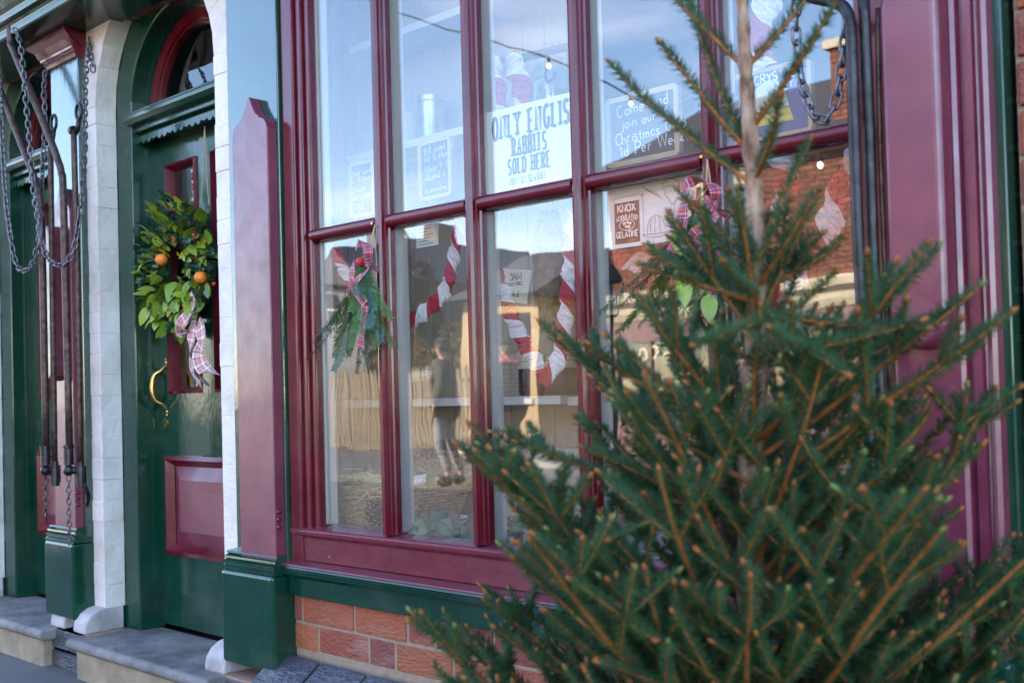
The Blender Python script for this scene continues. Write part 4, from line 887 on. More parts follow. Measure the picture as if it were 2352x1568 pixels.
# ---- red and white paper streamers
m_pred = plain('red_crepe', (.52,.015,.04), .8, scale=120, bump=.4); m_pwht = plain('white_crepe', (.82,.70,.70), .8, scale=120, bump=.4)
def streamer(pts, wd, label, seed=0, seg=.0105):
    """crepe strips, one red and one white, twisted round each other"""
    P_ = resample(smooth_path(pts, 10), seg); n = len(P_); rs = random.Random(seed); b_ = MB(); K = 10; rows = []
    pitch = wd*2.3; ph0 = rs.random(); cr2 = [rs.uniform(-.0035,.0035) for _ in range(K*n)]
    for i, p in enumerate(P_):
        t = (P_[min(i+1,n-1)]-P_[max(i-1,0)]).normalized(); sd_ = t.cross(Vector((0,1,0))).normalized(); nn = sd_.cross(t); ph = i*seg/pitch
        row = []
        for k in range(K):
            a = 2*math.pi*(k/K+ph+ph0); lob = 1+.20*math.cos(2*math.pi*k/K*2); row.append(p+(sd_*math.cos(a)*wd/2+nn*math.sin(a)*wd*.15)*lob+nn*cr2[i*K+k]+t*rs.uniform(-.002,.002))
        rows.append(row)
    vs = [v for r_ in rows for v in r_]
    for i in range(n-1):
        for k in range(K):
            b_.add([rows[i][k], rows[i][(k+1) % K], rows[i+1][(k+1) % K], rows[i+1][k]], [(0,1,2),(0,2,3)], 0 if k < K//2 else 1)
    o = b_.build('paper_streamer', [m_pred, m_pwht], None); bm = bmesh.new(); bm.from_mesh(o.data); bmesh.ops.remove_doubles(bm, verts=bm.verts, dist=1e-6); bm.to_mesh(o.data); bm.free()
    return tag(o, label, 'streamer', 'twisted red and white paper streamers in the window')
streamer([(-2.782, 0.062, 1.537), (-2.736, 0.070, 1.510), (-2.710, 0.085, 1.469), (-2.703, 0.110, 1.408), (-2.692, 0.140, 1.347), (-2.652, 0.150, 1.307), (-2.602, 0.160, 1.269), (-2.519, 0.150, 1.261), (-2.418, 0.140, 1.283), (-2.340, 0.140, 1.320), (-2.291, 0.140, 1.361), (-2.252, 0.130, 1.432), (-2.218, 0.120, 1.503), (-2.188, 0.110, 1.560)], .049, 'red and white streamer dipping across first two window bays')
streamer([(-2.101, 0.100, 1.572), (-2.080, 0.110, 1.486), (-2.086, 0.120, 1.415), (-2.065, 0.130, 1.341), (-2.031, 0.130, 1.266), (-1.996, 0.130, 1.199), (-1.942, 0.120, 1.141), (-1.902, 0.120, 1.093), (-1.861, 0.120, 1.122), (-1.847, 0.130, 1.185), (-1.832, 0.130, 1.252), (-1.812, 0.120, 1.330), (-1.788, 0.110, 1.429), (-1.765, 0.100, 1.515)], .051, 'red and white streamer hanging in deep V in third bay')
streamer([(-1.717, 0.120, 1.555), (-1.708, 0.130, 1.477), (-1.690, 0.140, 1.409), (-1.644, 0.150, 1.372), (-1.591, 0.150, 1.361), (-1.539, 0.150, 1.348), (-1.482, 0.140, 1.313), (-1.447, 0.140, 1.257)], .05, 'red and white streamer below gelatine advert in fourth bay')
streamer([(-1.199, 0.120, 1.581), (-1.190, 0.130, 1.528), (-1.193, 0.140, 1.471), (-1.255, 0.200, 1.416)], .06, 'short streamer end hanging behind spruce in right bay')
streamer([(-0.997, 0.120, 1.541), (-1.033, 0.120, 1.492), (-1.064, 0.130, 1.451), (-1.086, 0.130, 1.398), (-1.123, 0.140, 1.347), (-1.167, 0.150, 1.304), (-1.216, 0.160, 1.270), (-1.261, 0.160, 1.244)], .062, 'red and white streamer sweeping down right bay in front of brick reflection')
streamer([(-2.146, 0.220, 2.023), (-2.166, 0.220, 1.974), (-2.147, 0.220, 1.913), (-2.141, 0.230, 1.854)], .07, 'streamer tail at left of upper third bay')
streamer([(-2.123, 0.250, 2.015), (-2.080, 0.250, 1.936), (-2.074, 0.250, 1.872), (-2.089, 0.250, 1.825)], .07, 'streamer tail right of its neighbour in upper third bay')
streamer([(-1.220, 0.160, 1.942), (-1.249, 0.160, 1.890), (-1.257, 0.160, 1.832), (-1.251, 0.160, 1.771)], .07, 'pale streamer tail in upper right bay behind spruce top')

# ---- shelf goods
def lathe_thing(nm, prof, c, mat, label, cat, group=None, n=20):
    o = MB().lathe(prof, c, n).build(nm, mat, None, smooth=True, sharp=40); return tag(o, label, cat, group)
m_tin = plain('tin', (.5,.5,.52), .35, .9); m_stonew = plain('stoneware', (.55,.42,.26), .4); m_jam = plain('dark_preserve', (.035,.008,.012), .25, bump=0); m_cloth = plain('cream_cloth', (.68,.6,.46), .9)
x_, _, z_ = (-2.636, 0.400, 1.910); lathe_thing('tin_canister', [(.0005,0),(.048,0),(.048,.005),(.046,.01),(.046,.13),(.049,.133),(.049,.15),(.02,.156),(.0005,.156)], (x_,.42,1.886), m_tin, 'tall plain tin canister on upper shelf of second bay', 'canister')
x_, _, z_ = (-2.745, 0.380, 1.882); lathe_thing('stoneware_jar', [(.0005,0),(.038,0),(.042,.01),(.042,.085),(.034,.10),(.036,.112),(.03,.115),(.0005,.112)], (x_,.41,1.886), m_stonew, 'small stoneware jar beside tin canister on upper shelf', 'jar')
x_, _, z_ = (-2.116, 0.380, 1.910); gj = empty('sweet_jar', (x_,.42,1.886), 'glass sweet jar with domed stopper on upper shelf of third bay', 'jar')
MB().lathe([(.0005,0),(.055,0),(.06,.01),(.06,.11),(.045,.135),(.040,.14),(.042,.148)], (x_,.42,1.886), 22).build('jar_body', m_jar, gj, smooth=True)
MB().lathe([(.042,.15),(.042,.16),(.018,.17),(.016,.178),(.026,.192),(.018,.205),(.0005,.21)], (x_,.42,1.886), 18).build('stopper', m_jar, gj, smooth=True)
MB().lathe([(.0005,.004),(.054,.004),(.057,.012),(.056,.06),(.0005,.07)], (x_,.42,1.886), 18).build('sweets', plain('boiled_sweets', (.45,.30,.10), .4, scale=80, bump=1.), gj)
rod([(-2.009, 0.300, 2.020), (-2.017, 0.300, 1.982), (-2.028, 0.300, 1.953), (-2.016, 0.300, 1.932), (-1.996, 0.300, 1.942), (-1.989, 0.300, 1.957)], .0045, 'meat_hook', None, m_iron); tag(bpy.data.objects['meat_hook'], 'iron S hook hanging from rail in upper third bay', 'hook')
for k, (u_x, lab) in enumerate(((-2.211, 'dark preserve jar with cream cloth lid, left of pair on white shelf'), (-2.110, 'dark preserve jar with cream cloth lid, right of pair on white shelf'))):
    jr = empty('preserve_jar', (u_x,.43,1.039), lab, 'jar', 'preserve jars on the white shelf')
    MB().lathe([(.0005,0),(.05,0),(.054,.008),(.054,.085),(.042,.10),(.042,.108)], (u_x,.43,1.039), 20).build('jar_body', m_jam, jr, smooth=True)
    MB().lathe([(.0005,.125),(.03,.124),(.043,.118),(.045,.105),(.047,.10),(.058,.082),(.056,.08),(.046,.097)], (u_x,.43,1.039), 22).build('cloth_lid', m_cloth, jr, smooth=True)
    MB().tube([(u_x+.0465*math.cos(rad(t)),.43+.0465*math.sin(rad(t)),1.142) for t in range(0,361,20)], .0018, 5).build('string', m_string, jr)
# rolled paper bundle on shelf at second bay
c = Vector((-2.722, 0.360, 1.107)); o = MB().tube([c+Vector((-.09,0,-.0)), c+Vector((-.03,0,.006)), c+Vector((.06,0,.004)), c+Vector((.13,0,.008))], [.012,.018,.019,.014], 10).build('cloth_roll', m_cloth, None, smooth=True); tag(o, 'rolled cream cloth tied with string in second bay', 'cloth roll')

# ---- hanging stuffed rabbit
m_fur = NT('brown_fur'); _c = m_fur.ramp(m_fur.noise(40, 5), [(.3,(.13,.075,.035)),(.7,(.36,.25,.14))]); m_fur.bump(m_fur.noise(220, 3), 1., .004); m_fur = m_fur.set(_c, .9)
rb = empty('stuffed_rabbit', (-1.984, 0.260, 1.488), 'stuffed brown rabbit hanging head down in third bay', 'rabbit')
J = lambda *p: Vector(p)
rp_ = [Vector(p) for p in ((-2.003, 0.270, 1.466), (-2.002, 0.270, 1.417), (-1.999, 0.260, 1.360), (-1.993, 0.255, 1.305), (-1.979, 0.245, 1.269), (-1.955, 0.225, 1.238), (-1.924, 0.200, 1.208), (-2.015, 0.235, 1.293), (-2.012, 0.215, 1.250), (-2.009, 0.200, 1.224), (-1.972, 0.215, 1.289), (-1.975, 0.195, 1.238), (-1.974, 0.185, 1.212), (-1.989, 0.270, 1.514), (-1.984, 0.270, 1.562), (-2.027, 0.280, 1.519), (-2.028, 0.280, 1.567), (-1.924, 0.230, 1.214), (-1.918, 0.240, 1.179), (-1.959, 0.260, 1.205), (-1.960, 0.270, 1.169))]
rr_ = [.05,.058,.05,.042,.032,.032,.016,.018,.011,.009,.018,.011,.009,.026,.014,.026,.014,.010,.012,.010,.012]
skin('body', [(p, r) for p, r in zip(rp_, rr_)], [(0,1),(1,2),(2,3),(3,4),(4,5),(5,6),(3,7),(7,8),(8,9),(3,10),(10,11),(11,12),(0,13),(13,14),(0,15),(15,16),(5,17),(17,18),(5,19),(19,20)], m_fur, rb, 2, root=2)
MB().ball((-1.930, 0.192, 1.235), .0065, 6).build('eye', plain('glass_eye', (.01,.008,.006), .05, bump=0), rb, smooth=True)
MB().tube([(-1.987, 0.270, 1.560), (-1.995, 0.270, 1.687)], .002, 5).build('string', m_string, rb)

# ---- the egg basket
m_wick = plain('brown_wicker', (.42,.25,.12), .6, var=.5, scale=60, bump=.5); m_straw = plain('straw', (.72,.55,.26), .7, var=.3, scale=50)
bx0, by0 = -2.624-.012, .24
bs = empty('egg_basket', (bx0, by0, ZF), 'brown wicker basket of straw and eggs on display floor in first bays', 'basket')
def weave(base, rows, stakes, r, rectf, nm):
    b_ = MB()
    for k in range(rows):
        t = k/(rows-1); pts = []
        n = 72
        for i in range(n+1):
            p, nrm = rectf(i/n, t); pts.append(p+nrm*(.0035 if (int(i/n*stakes)+k) % 2 else -.0035))
        b_.tube(pts, r, 5, 0, False)
    for i in range(stakes):
        b_.tube([rectf(i/stakes, t)[0] for t in (0, .5, 1)], r*.8, 5)
    return b_.build(nm, m_wick, bs)
def tray(s_, t):
    hx, hy = .165+.045*t, .075+.03*t; per = 4*(hx+hy); d_ = s_*per
    segs = ((2*hx,(1,0),(0,-1)), (2*hy,(0,1),(1,0)), (2*hx,(-1,0),(0,1)), (2*hy,(0,-1),(-1,0))); p = Vector((-hx,-hy,0)); nrm = Vector((0,-1,0))
    for L_, dr, nn in segs:
        if d_ <= L_: p = p+Vector((dr[0],dr[1],0))*d_; nrm = Vector((nn[0],nn[1],0)); break
        p = p+Vector((dr[0],dr[1],0))*L_; d_ -= L_
    return Vector((bx0,by0,ZF+.006+.105*t))+p+Vector((0,0,.018*abs(p.x/.2)**2*t)), nrm
weave(None, 14, 30, .0042, tray, 'woven_tray')
MB().box(bx0-.16, bx0+.16, by0-.07, by0+.07, ZF+.004, ZF+.012).build('tray_base', m_wick, bs)
def lid(s_, t):
    x = -.205+.41*(s_*2 if s_ < .5 else 2-s_*2); side = 0 if s_ < .5 else 1
    return Vector((bx0+x, by0+.098+.05*t+.006*side, ZF+.125+.105*t-.02*abs(x/.2)**4*t)), Vector((0,-1 if side == 0 else 1,0))
weave(None, 14, 28, .0042, lid, 'woven_lid')
MB().tube(smooth_path([tray(i/24, 1.03)[0]+Vector((0,0,.003)) for i in range(25)], 2), .0075, 6).build('rim', m_wick, bs)
b_ = MB(); rs = random.Random(5)
for i in range(420):
    a = Vector((bx0+rs.gauss(0,.10), by0+rs.gauss(.01,.05), ZF+.095+rs.random()*.05)); a.x = max(bx0-.19, min(bx0+.2, a.x)); d_ = Vector((rs.gauss(0,1), rs.gauss(0,.5), rs.gauss(.1,.4))).normalized()*rs.uniform(.04,.12)
    m_ = a+d_*.5+Vector((0,0,rs.uniform(-.01,.02))); b_.tube([a, m_, a+d_], rs.uniform(.0007,.0014), 3, 0, False)
tag(b_.build('straw', m_straw, bs), kind='stuff')
m_egg = plain('brown_egg', (.62,.36,.22), .45, var=.06, bump=.15)
for c, lab in (((-2.835, 0.200, 0.729), 'brown hen egg leftmost in the wicker basket'), ((-2.736, 0.200, 0.740), 'brown hen egg right of the leftmost egg in basket'), ((-2.459, 0.230, 0.738), 'brown hen egg amid straw on the right in basket')):
    o = MB().lathe([(max(.0005, .021*math.sin(math.pi*i/10)*(1.08-.16*i/10)), -.027*math.cos(math.pi*i/10)) for i in range(11)], (0,0,0), 16, ax='x').build('egg', m_egg, None, smooth=True)
    o.location = c; o.rotation_euler = (0, rad(-25), rad(R.uniform(20,60))); tag(o, lab, 'egg', 'eggs in the basket')
for c4, lab in (([(-2.937, 0.270, 0.783), (-2.777, 0.270, 0.791), (-2.754, 0.250, 0.748), (-2.918, 0.250, 0.738)], 'small white card behind the eggs in basket'), ([(-2.603, 0.220, 0.792), (-2.485, 0.220, 0.807), (-2.483, 0.210, 0.778), (-2.592, 0.210, 0.766)], 'small white card lying on straw in second bay')):
    sheetcard('price_card', c4, .0006, m_paper, lab, 'card')
# EGGS board behind
e, n_ = sheetcard('crate_board', [(-2.717, 0.400, 0.888), (-2.429, 0.400, 0.917), (-2.379, 0.360, 0.777), (-2.703, 0.360, 0.765)], .012, plain('brown_crate_wood', (.16,.085,.045), .7, scale=14), 'brown crate board stencilled EGGS WITH CARE behind basket', 'crate board')
o_ = Vector((-2.679, 0.376, 0.830)); rt_ = (Vector((-2.407, 0.376, 0.863))-o_).normalized()
printed(e, 'stencil', [(("EGGS-", o_, rt_, ZU, .038, .22), dict(gap=.14)), (("WITH", o_+rt_*.165+Vector((0,0,.022)), rt_, ZU, .016, .2), dict(gap=.16)), (("CARE", o_+rt_*.165+Vector((0,0,-.001)), rt_, ZU, .016, .2), dict(gap=.16))])
# pine cones
m_cone = plain('pine_cone', (.10,.055,.03), .6, var=.4, scale=40); m_conetip = plain('cone_tip', (.42,.30,.17), .7)
def cone(c, h, lab, tilt):
    b_ = MB(); n = 70
    for i in range(n):
        t = i/n; a = i*2.39996; rr = h*.36*math.sin(math.pi*min(.97, .12+.86*t))**.8; z = h*(t*.9); q = Vector((math.cos(a), math.sin(a), .25+.5*t)); s_ = Vector((-math.sin(a), math.cos(a), 0)); w_ = h*.085*(1.1-.5*t)
        p = Vector((0,0,z))+Vector((math.cos(a),math.sin(a),0))*rr*.35; e_ = Vector((0,0,z+h*.05))+q*rr
        b_.add([p-s_*w_*.5, p+s_*w_*.5, e_+s_*w_, e_-s_*w_, e_+Vector((0,0,.004))], [(0,1,2,3),(3,2,4)], 0); b_.add([e_+s_*w_, e_-s_*w_, e_+Vector((0,0,.005))+q*.003], [(0,1,2)], 1)
    b_.tube([(0,0,0),(0,0,h*.9)], [h*.1,h*.04], 6)
    o = b_.build('pine_cone', [m_cone, m_conetip], None); o.location = c; o.rotation_euler = (rad(tilt), rad(8), 0); return tag(o, lab, 'pine cone', 'pine cones on the display floor')
x_ = -2.629; cone((x_-.004,.135,ZF), .095, 'upright pine cone before basket at first mullion', 6)
cone((-2.029,.13,ZF+.004), .08, 'pine cone at bottom of third bay beside spruce tips', 20)
# enamel dish
ex, ey = -2.374, .17; dish = empty('enamel_dish', (ex,ey,ZF), 'white enamel dish with blue rim under ivy leaves', 'dish')
o = MB().lathe([(.0005,.002),(.062,.002),(.066,.006),(.084,.045),(.088,.047),(.088,.05),(.083,.05),(.064,.01),(.0005,.008)], (ex,ey,ZF), 28).build('bowl', plain('white_enamel', (.82,.82,.8), .2, bump=0), dish, smooth=True)
MB().tube([(ex+.0865*math.cos(rad(t)),ey+.0865*math.sin(rad(t)),ZF+.049) for t in range(0,361,12)], .0028, 6).build('rim', plain('blue_enamel', (.03,.06,.25), .2, bump=0), dish, smooth=True)
b_ = MB()
for i in range(14): b_.ball((ex+R.uniform(-.05,.05), ey+R.uniform(-.05,.05), ZF+.045+R.uniform(0,.012)), .017, 5, sc=(1.2,1,.8))
b_.build('potatoes', plain('red_skin_potato', (.30,.13,.09), .6), dish, smooth=True)
# ivy
iv = empty('ivy_trail', (ex-.05,.12,ZF+.05), 'trail of dark green ivy leaves over dish on display floor', 'ivy')
o_ = [(-.06,0),(-.13,.05),(-.06,.075),(-.10,.15),(-.03,.14),(0,.22),(.03,.14),(.10,.15),(.06,.075),(.13,.05),(.06,0),(.0,.02)]
b_ = MB().add([(a*.3,c*.3,.006*math.sin(a*30)-.05*abs(a)*.3-c*c*.3) for a, c in o_]+[(0,.03,.004)], [(i,(i+1) % 12,12) for i in range(12)]); ivm = b_.mesh('ivy_leaf', m_ivy)
for c, sc in (((-2.424, 0.100, 0.706), 1.1), ((-2.321, 0.075, 0.695), 1.3), ((-2.253, 0.070, 0.690), 1.2), ((-2.208, 0.075, 0.702), 1.1), ((-2.311, 0.100, 0.718), 1.3), ((-2.275, 0.110, 0.725), 1.2), ((-2.385, 0.090, 0.677), 1.0), ((-2.165, 0.070, 0.687), 1.0), ((-2.171, 0.090, 0.708), 1.1), ((-2.475, 0.110, 0.682), 1.0), ((-2.204, 0.060, 0.677), 1.0), ((-2.662, 0.120, 0.650), 0.8), ((-2.464, 0.200, 0.786), 1.1), ((-2.587, 0.110, 0.647), 0.7), ((-1.967, 0.070, 0.699), 1.1), ((-1.962, 0.090, 0.721), 1.0)):
    q = Vector((R.uniform(-.6,.6), -.35, -R.uniform(.5,1))).to_track_quat('Y','Z').to_matrix().to_4x4() @ Matrix.Rotation(R.uniform(-.5,.5), 4, 'Y')
    inst('leaf', ivm, iv, Matrix.Translation(c) @ q @ Matrix.Scale(sc, 4))
MB().tube(smooth_path([(-2.538, 0.120, 0.645), (-2.447, 0.120, 0.683), (-2.331, 0.110, 0.704), (-2.210, 0.080, 0.695), (-2.133, 0.080, 0.676)], 5), .0018, 5).build('stem', m_stem, iv)

# ================================================================== the spruce standing in front
m_bark = NT('spruce_bark'); _c = m_bark.ramp(m_bark.noise(70, 5, sc=(1,1,.4)), [(.35,(.13,.06,.03)),(.5,(.32,.18,.11)),(.7,(.48,.31,.22))]); m_bark.bump(m_bark.noise(160, 4), .8, .003); m_bark = m_bark.set(_c, .8)
m_twig = plain('orange_twig_bark', (.32,.095,.018), .7, var=.35, scale=60, bump=.6)
m_ndl = NT('spruce_needles'); _a = m_ndl.ramp(m_ndl.noise(14, 4, rough=.7), [(.28,(.008,.037,.012)),(.5,(.023,.078,.02)),(.72,(.048,.118,.046))]); m_ndl = m_ndl.set(_a, .5, Specular_IOR_Level=.3)
m_bud = plain('pale_green_bud', (.13,.18,.04), .6); m_cut = plain('cut_wood', (.75,.62,.5), .8)
spr = empty('christmas_tree', (-.83,-.65,0), 'large green cut spruce with orange twigs standing before the window', 'tree')
NR = np.random.RandomState(4); RS = random.Random(21)
class Wood:
    def __init__(s): s.mb = MB(); s.nd = []
def needles_along(W, pts, dens, ln, up=(0,0,1), t0=0., fullness=1.):
    P = np.array([tuple(p) for p in pts]); D = np.diff(P, axis=0); SL = np.linalg.norm(D, axis=1); cum = np.concatenate([[0], np.cumsum(SL)]); tot = cum[-1]
    n = int(tot*(1-t0)*dens)
    if n < 1: return
    s_ = np.sort(NR.uniform(t0*tot, tot, n)); idx = np.clip(np.searchsorted(cum, s_)-1, 0, len(SL)-1)
    f = ((s_-cum[idx])/SL[idx])[:, None]; base = P[idx]+D[idx]*f; T = D[idx]/SL[idx][:, None]
    upv_ = np.array(up)[None, :]; S_ = np.cross(T, upv_); nS = np.linalg.norm(S_, axis=1)[:, None]; S_ = np.where(nS > 1e-3, S_/np.maximum(nS, 1e-6), np.array([[1,0,0]])); V = np.cross(S_, T)
    a = NR.normal(math.pi/2, 1.9, n); rad_ = S_*np.cos(a)[:, None]+V*np.sin(a)[:, None]
    end = np.clip((tot-s_)/.02, 0, 1)[:, None]; k = NR.uniform(.25, .62, (n, 1))+(1-end)*.35
    Q = T*k+rad_*(1.1-k)+V*.12; Q /= np.linalg.norm(Q, axis=1)[:, None]
    L_ = (ln*NR.uniform(.72, 1.1, n)*np.clip(.65+.35*end[:, 0], .5, 1))[:, None]
    X_ = np.cross(Q, T); X_ /= np.maximum(np.linalg.norm(X_, axis=1)[:, None], 1e-6); Y_ = np.cross(Q, X_); w_ = .0010
    W.nd.append((base+X_*w_, base-X_*w_*.5+Y_*w_*.9, base-X_*w_*.5-Y_*w_*.9, base+Q*L_*.6+V*L_*.04+X_*w_*.9, base+Q*L_+V*L_*.07))
def curve(a, d, L_, rise, n=8, wob=.03):
    pts = [Vector(a)]; d = Vector(d).normalized(); st = L_/n; w_ = Vector((RS.uniform(-1,1), RS.uniform(-1,1), RS.uniform(-1,1)))*wob
    for i in range(n):
        d = (d+Vector((0,0,rise/n))+w_/n+Vector((RS.uniform(-1,1), RS.uniform(-1,1), RS.uniform(-1,1)))*wob*.4).normalized(); pts.append(pts[-1]+d*st)
    return pts
DENS = 2300; NL = .0185
def bud(W, p, d, big=1.):
    d = d.normalized(); c = p+d*.002
    W.mb.tube([p-d*.002, c, c+d*.004*big, c+d*.009*big], [.0022,.0036*big,.003*big,.0006], 6, 2 if RS.random() < .16 else 0)
    for _ in range(2 if RS.random() < .5 else 0):
        q = (d+Vector((RS.uniform(-1,1),RS.uniform(-1,1),RS.uniform(-.5,1)))*.7).normalized(); W.mb.tube([p, p+q*.004, p+q*.009], [.002,.0026,.0006], 5, 0)
def shoot(W, a, d, L_, rise, order, r=None, nd0=0., plane=None):
    pts = curve(a, d, L_, rise, max(4, int(L_/.03)), .10); r = r or (.0014+.0085*L_); n = len(pts)
    W.mb.tube(pts, [max(.0013, r*(1-.62*i/(n-1))) for i in range(n)], 6, 0, False)
    needles_along(W, pts, DENS, NL*(1.05 if order < 2 else .92), t0=nd0); bud(W, pts[-1], pts[-1]-pts[-2])
    if order >= 1 and L_ > .06:
        nodes = max(1, int(L_/.135)); 
        for j in range(nodes):
            t = (j+.55+RS.uniform(-.12,.12))/(nodes+.35); i = min(n-2, int(t*(n-1))); p = pts[i].lerp(pts[i+1], t*(n-1)-i); T = (pts[i+1]-pts[i]).normalized()
            sd_ = T.cross(Vector((0,0,1))); sd_ = sd_.normalized() if sd_.length > .1 else Vector((1,0,0)); l2 = L_*(1-t)*RS.uniform(.62,.88)+.025
            for sg in (-1, 1):
                if RS.random() < .12: continue
                q = T*.72+sd_*sg*RS.uniform(.55,.85)+Vector((0,0,RS.uniform(.0,.36))); shoot(W, p, q, min(l2*RS.uniform(.85,1.1), .22), rise*.4+.05, order-1, nd0=.04)
            if RS.random() < .25: shoot(W, p, T*.6+Vector((0,0,RS.choice((-1,1))*.6))+sd_*RS.uniform(-.4,.4), l2*.6, .05, 0, nd0=.05)
    return pts
def finish(W, name):
    o = W.mb.build(name, [m_twig, m_bark, m_bud, m_cut], spr, smooth=True)
    if W.nd:
        A = [np.concatenate([k[i] for k in W.nd]) for i in range(5)]; n = len(A[0]); V = np.stack(A, 1).reshape(-1, 3)
        me = bpy.data.meshes.new('needles'); me.vertices.add(n*5); me.vertices.foreach_set('co', V.astype(np.float32).ravel())
        pat = np.array([0,1,3, 1,2,3, 2,0,3, 0,3,4]); pat = np.array([0,1,4, 1,2,4, 2,0,4]); idx = (np.arange(n)[:, None]*5+pat[None, :]).ravel()
        me.loops.add(len(idx)); me.loops.foreach_set('vertex_index', idx.astype(np.int32)); me.polygons.add(n*3); me.polygons.foreach_set('loop_start', np.arange(0, n*9, 3, dtype=np.int32))
        me.update(calc_edges=True); me.materials.append(m_ndl); me.validate()
        q = put('needles', me, o); tag(q, kind='stuff'); global NTOT; NTOT += n
NTOT = 0
TRK = [Vector(p) for p in ((-0.822, -0.655, 1.666), (-0.820, -0.655, 1.614), (-0.821, -0.650, 1.521), (-0.817, -0.650, 1.423), (-0.813, -0.650, 1.320), (-0.813, -0.650, 1.218), (-0.821, -0.650, 1.067), (-0.831, -0.650, 0.914), (-0.841, -0.650, 0.724))]
TRK.append(Vector((TRK[-1].x-.01, -.65, -.01)))
tp = smooth_path(TRK, 6); nn_ = len(tp)
MB().tube(tp, [min(.0062+.017*(i/(nn_-1)), .019)*(1+.10*math.sin(i*2.3)+.06*math.sin(i*5.1))+(.0016 if i % 6 == 0 else 0) for i in range(nn_)], 12).build('trunk', m_bark, spr, smooth=True)
def trunk_at(z):
    for i in range(len(tp)-1):
        if tp[i].z >= z >= tp[i+1].z: return tp[i].lerp(tp[i+1], (tp[i].z-z)/(tp[i].z-tp[i+1].z))
    return tp[-1]
# upper leaders placed singly
for a, c, o1 in (((-0.825, -0.650, 1.520), (-0.958, -0.680, 1.692), 0), ((-0.817, -0.650, 1.517), (-0.725, -0.600, 1.634), 0), ((-0.809, -0.650, 1.429), (-0.647, -0.710, 1.557), 0), ((-0.825, -0.650, 1.405), (-0.959, -0.610, 1.673), 0), ((-0.827, -0.650, 1.401), (-0.902, -0.740, 1.557), 0), ((-0.818, -0.660, 1.348), (-1.037, -0.680, 1.562), 0), ((-0.801, -0.660, 1.354), (-0.688, -0.770, 1.422), 0), ((-0.812, -0.650, 1.250), (-0.751, -0.590, 1.406), 0), ((-0.805, -0.660, 1.195), (-0.681, -0.730, 1.311), 0), ((-0.812, -0.660, 1.235), (-0.906, -0.710, 1.338), 0), ((-0.814, -0.660, 1.230), (-0.772, -0.780, 1.313), 0), ((-0.810, -0.650, 1.189), (-0.696, -0.600, 1.246), 1), ((-0.809, -0.670, 1.173), (-0.952, -0.740, 1.241), 1), ((-0.813, -0.660, 1.180), (-1.016, -0.600, 1.272), 1), ((-0.802, -0.670, 1.183), (-0.748, -0.860, 1.199), 0), ((-0.800, -0.670, 1.172), (-0.568, -0.920, 1.087), 1), ((-0.817, -0.660, 0.972), (-0.521, -0.740, 1.196), 1), ((-0.820, -0.660, 0.941), (-0.514, -0.660, 1.188), 1), ((-0.823, -0.660, 0.903), (-0.453, -0.720, 1.138), 1), ((-0.816, -0.670, 0.973), (-1.073, -0.720, 1.127), 1), ((-0.819, -0.670, 0.910), (-1.197, -0.660, 1.122), 1), ((-0.821, -0.670, 0.866), (-1.220, -0.740, 1.036), 1)):
    a, c = Vector(a), Vector(c); W = Wood(); v = c-a; L_ = v.length; v.normalize()
    dd = (v-Vector((0,0,.16))).normalized(); shoot(W, a, dd, L_*1.01, .30, o1, r=.0042 if o1 == 0 else .0052, nd0=.06)
    finish(W, 'branch')
# whorls of the lower crown
VIEWL = math.atan2(-rgt.y, -rgt.x)
for zi, (tr_, tz_, el, n_, od) in enumerate(((.13,1.29,54,5,1), (.20,1.19,52,6,1), (.29,1.07,49,8,2), (.41,.97,44,9,2), (.46,.86,41,10,2), (.50,.76,38,10,2), (.53,.66,34,10,2), (.55,.56,29,10,2), (.56,.46,23,10,2), (.57,.35,16,9,2), (.57,.24,8,8,1))):
    z = tz_-tr_*math.tan(rad(el)); Lr = math.hypot(tr_, tz_-z); rise = .2
    for k in range(n_):
        az = VIEWL+2*math.pi*(k+.5*(zi % 2)+RS.uniform(-.16,.16))/n_; p = trunk_at(z+RS.uniform(-.03,.03)); W = Wood()
        d = Vector((math.cos(az), math.sin(az), math.tan(rad(el-1+RS.uniform(-8,8))))).normalized(); L_ = Lr*RS.uniform(.80,1.04)
        room = (-.06-p.y)/max(1e-3, d.y) if d.y > 0 else 9
        L_ = min(L_, room*.95)
        if L_ < .1: continue
        # keep the space right before the lens clear
        if (p+d*L_-CAMP).length < .75: L_ *= .7
        shoot(W, p, d, L_, rise, od, r=.003+.0065*L_, nd0=.12); finish(W, 'branch')
print('needles', NTOT)

# ================================================================== across the street (seen in the glass)
YO = -11.54
m_wallb = plain('dull_mortar', (.36,.27,.19), .95, scale=30)
m_stonec = plain('cream_stone', (.60,.52,.38), .8, var=.12, scale=4)
m_fasc = plain('mauve_fascia', (.26,.15,.15), .55, scale=6); m_shopdark = plain('dark_shop_inside', (.025,.022,.025), .9, bump=0)
m_gold = plain('cream_gilt', (.80,.74,.52), .5, bump=0); m_oslate = plain('slate_roof', (.07,.065,.075), .7, scale=10)
op = empty('brick_shop', (-7, YO, 0), 'orange brick shop with cream cornice and lettered windows across the street', 'building')
MB().box(-10.54, 3, YO-6, YO-.03, -.1, 4.36).build('wall', m_wallb, op)
bi = []; x0, x1 = -10.53, -2.2; z = 2.52; row = 0
while z < 4.33:
    x = x0-(.113 if row % 2 else 0)
    while x < x1: bi.append((max(x, x0), x+.216, z, z+.067)); x += .227
    z += .0765; row += 1
bi.sort(key=lambda t: -t[0] if t[0] < -6.2 else 99)
for t in bi[:300]: brick(bk_or[0], op, t[0], t[1], YO-.06, YO-.012, t[2], t[3], jit=.002)
b_ = MB()
for t in bi[300:]: b_.box(t[0], t[1], YO-.06, YO-.012+R.uniform(-.002,.002), t[2], t[3])
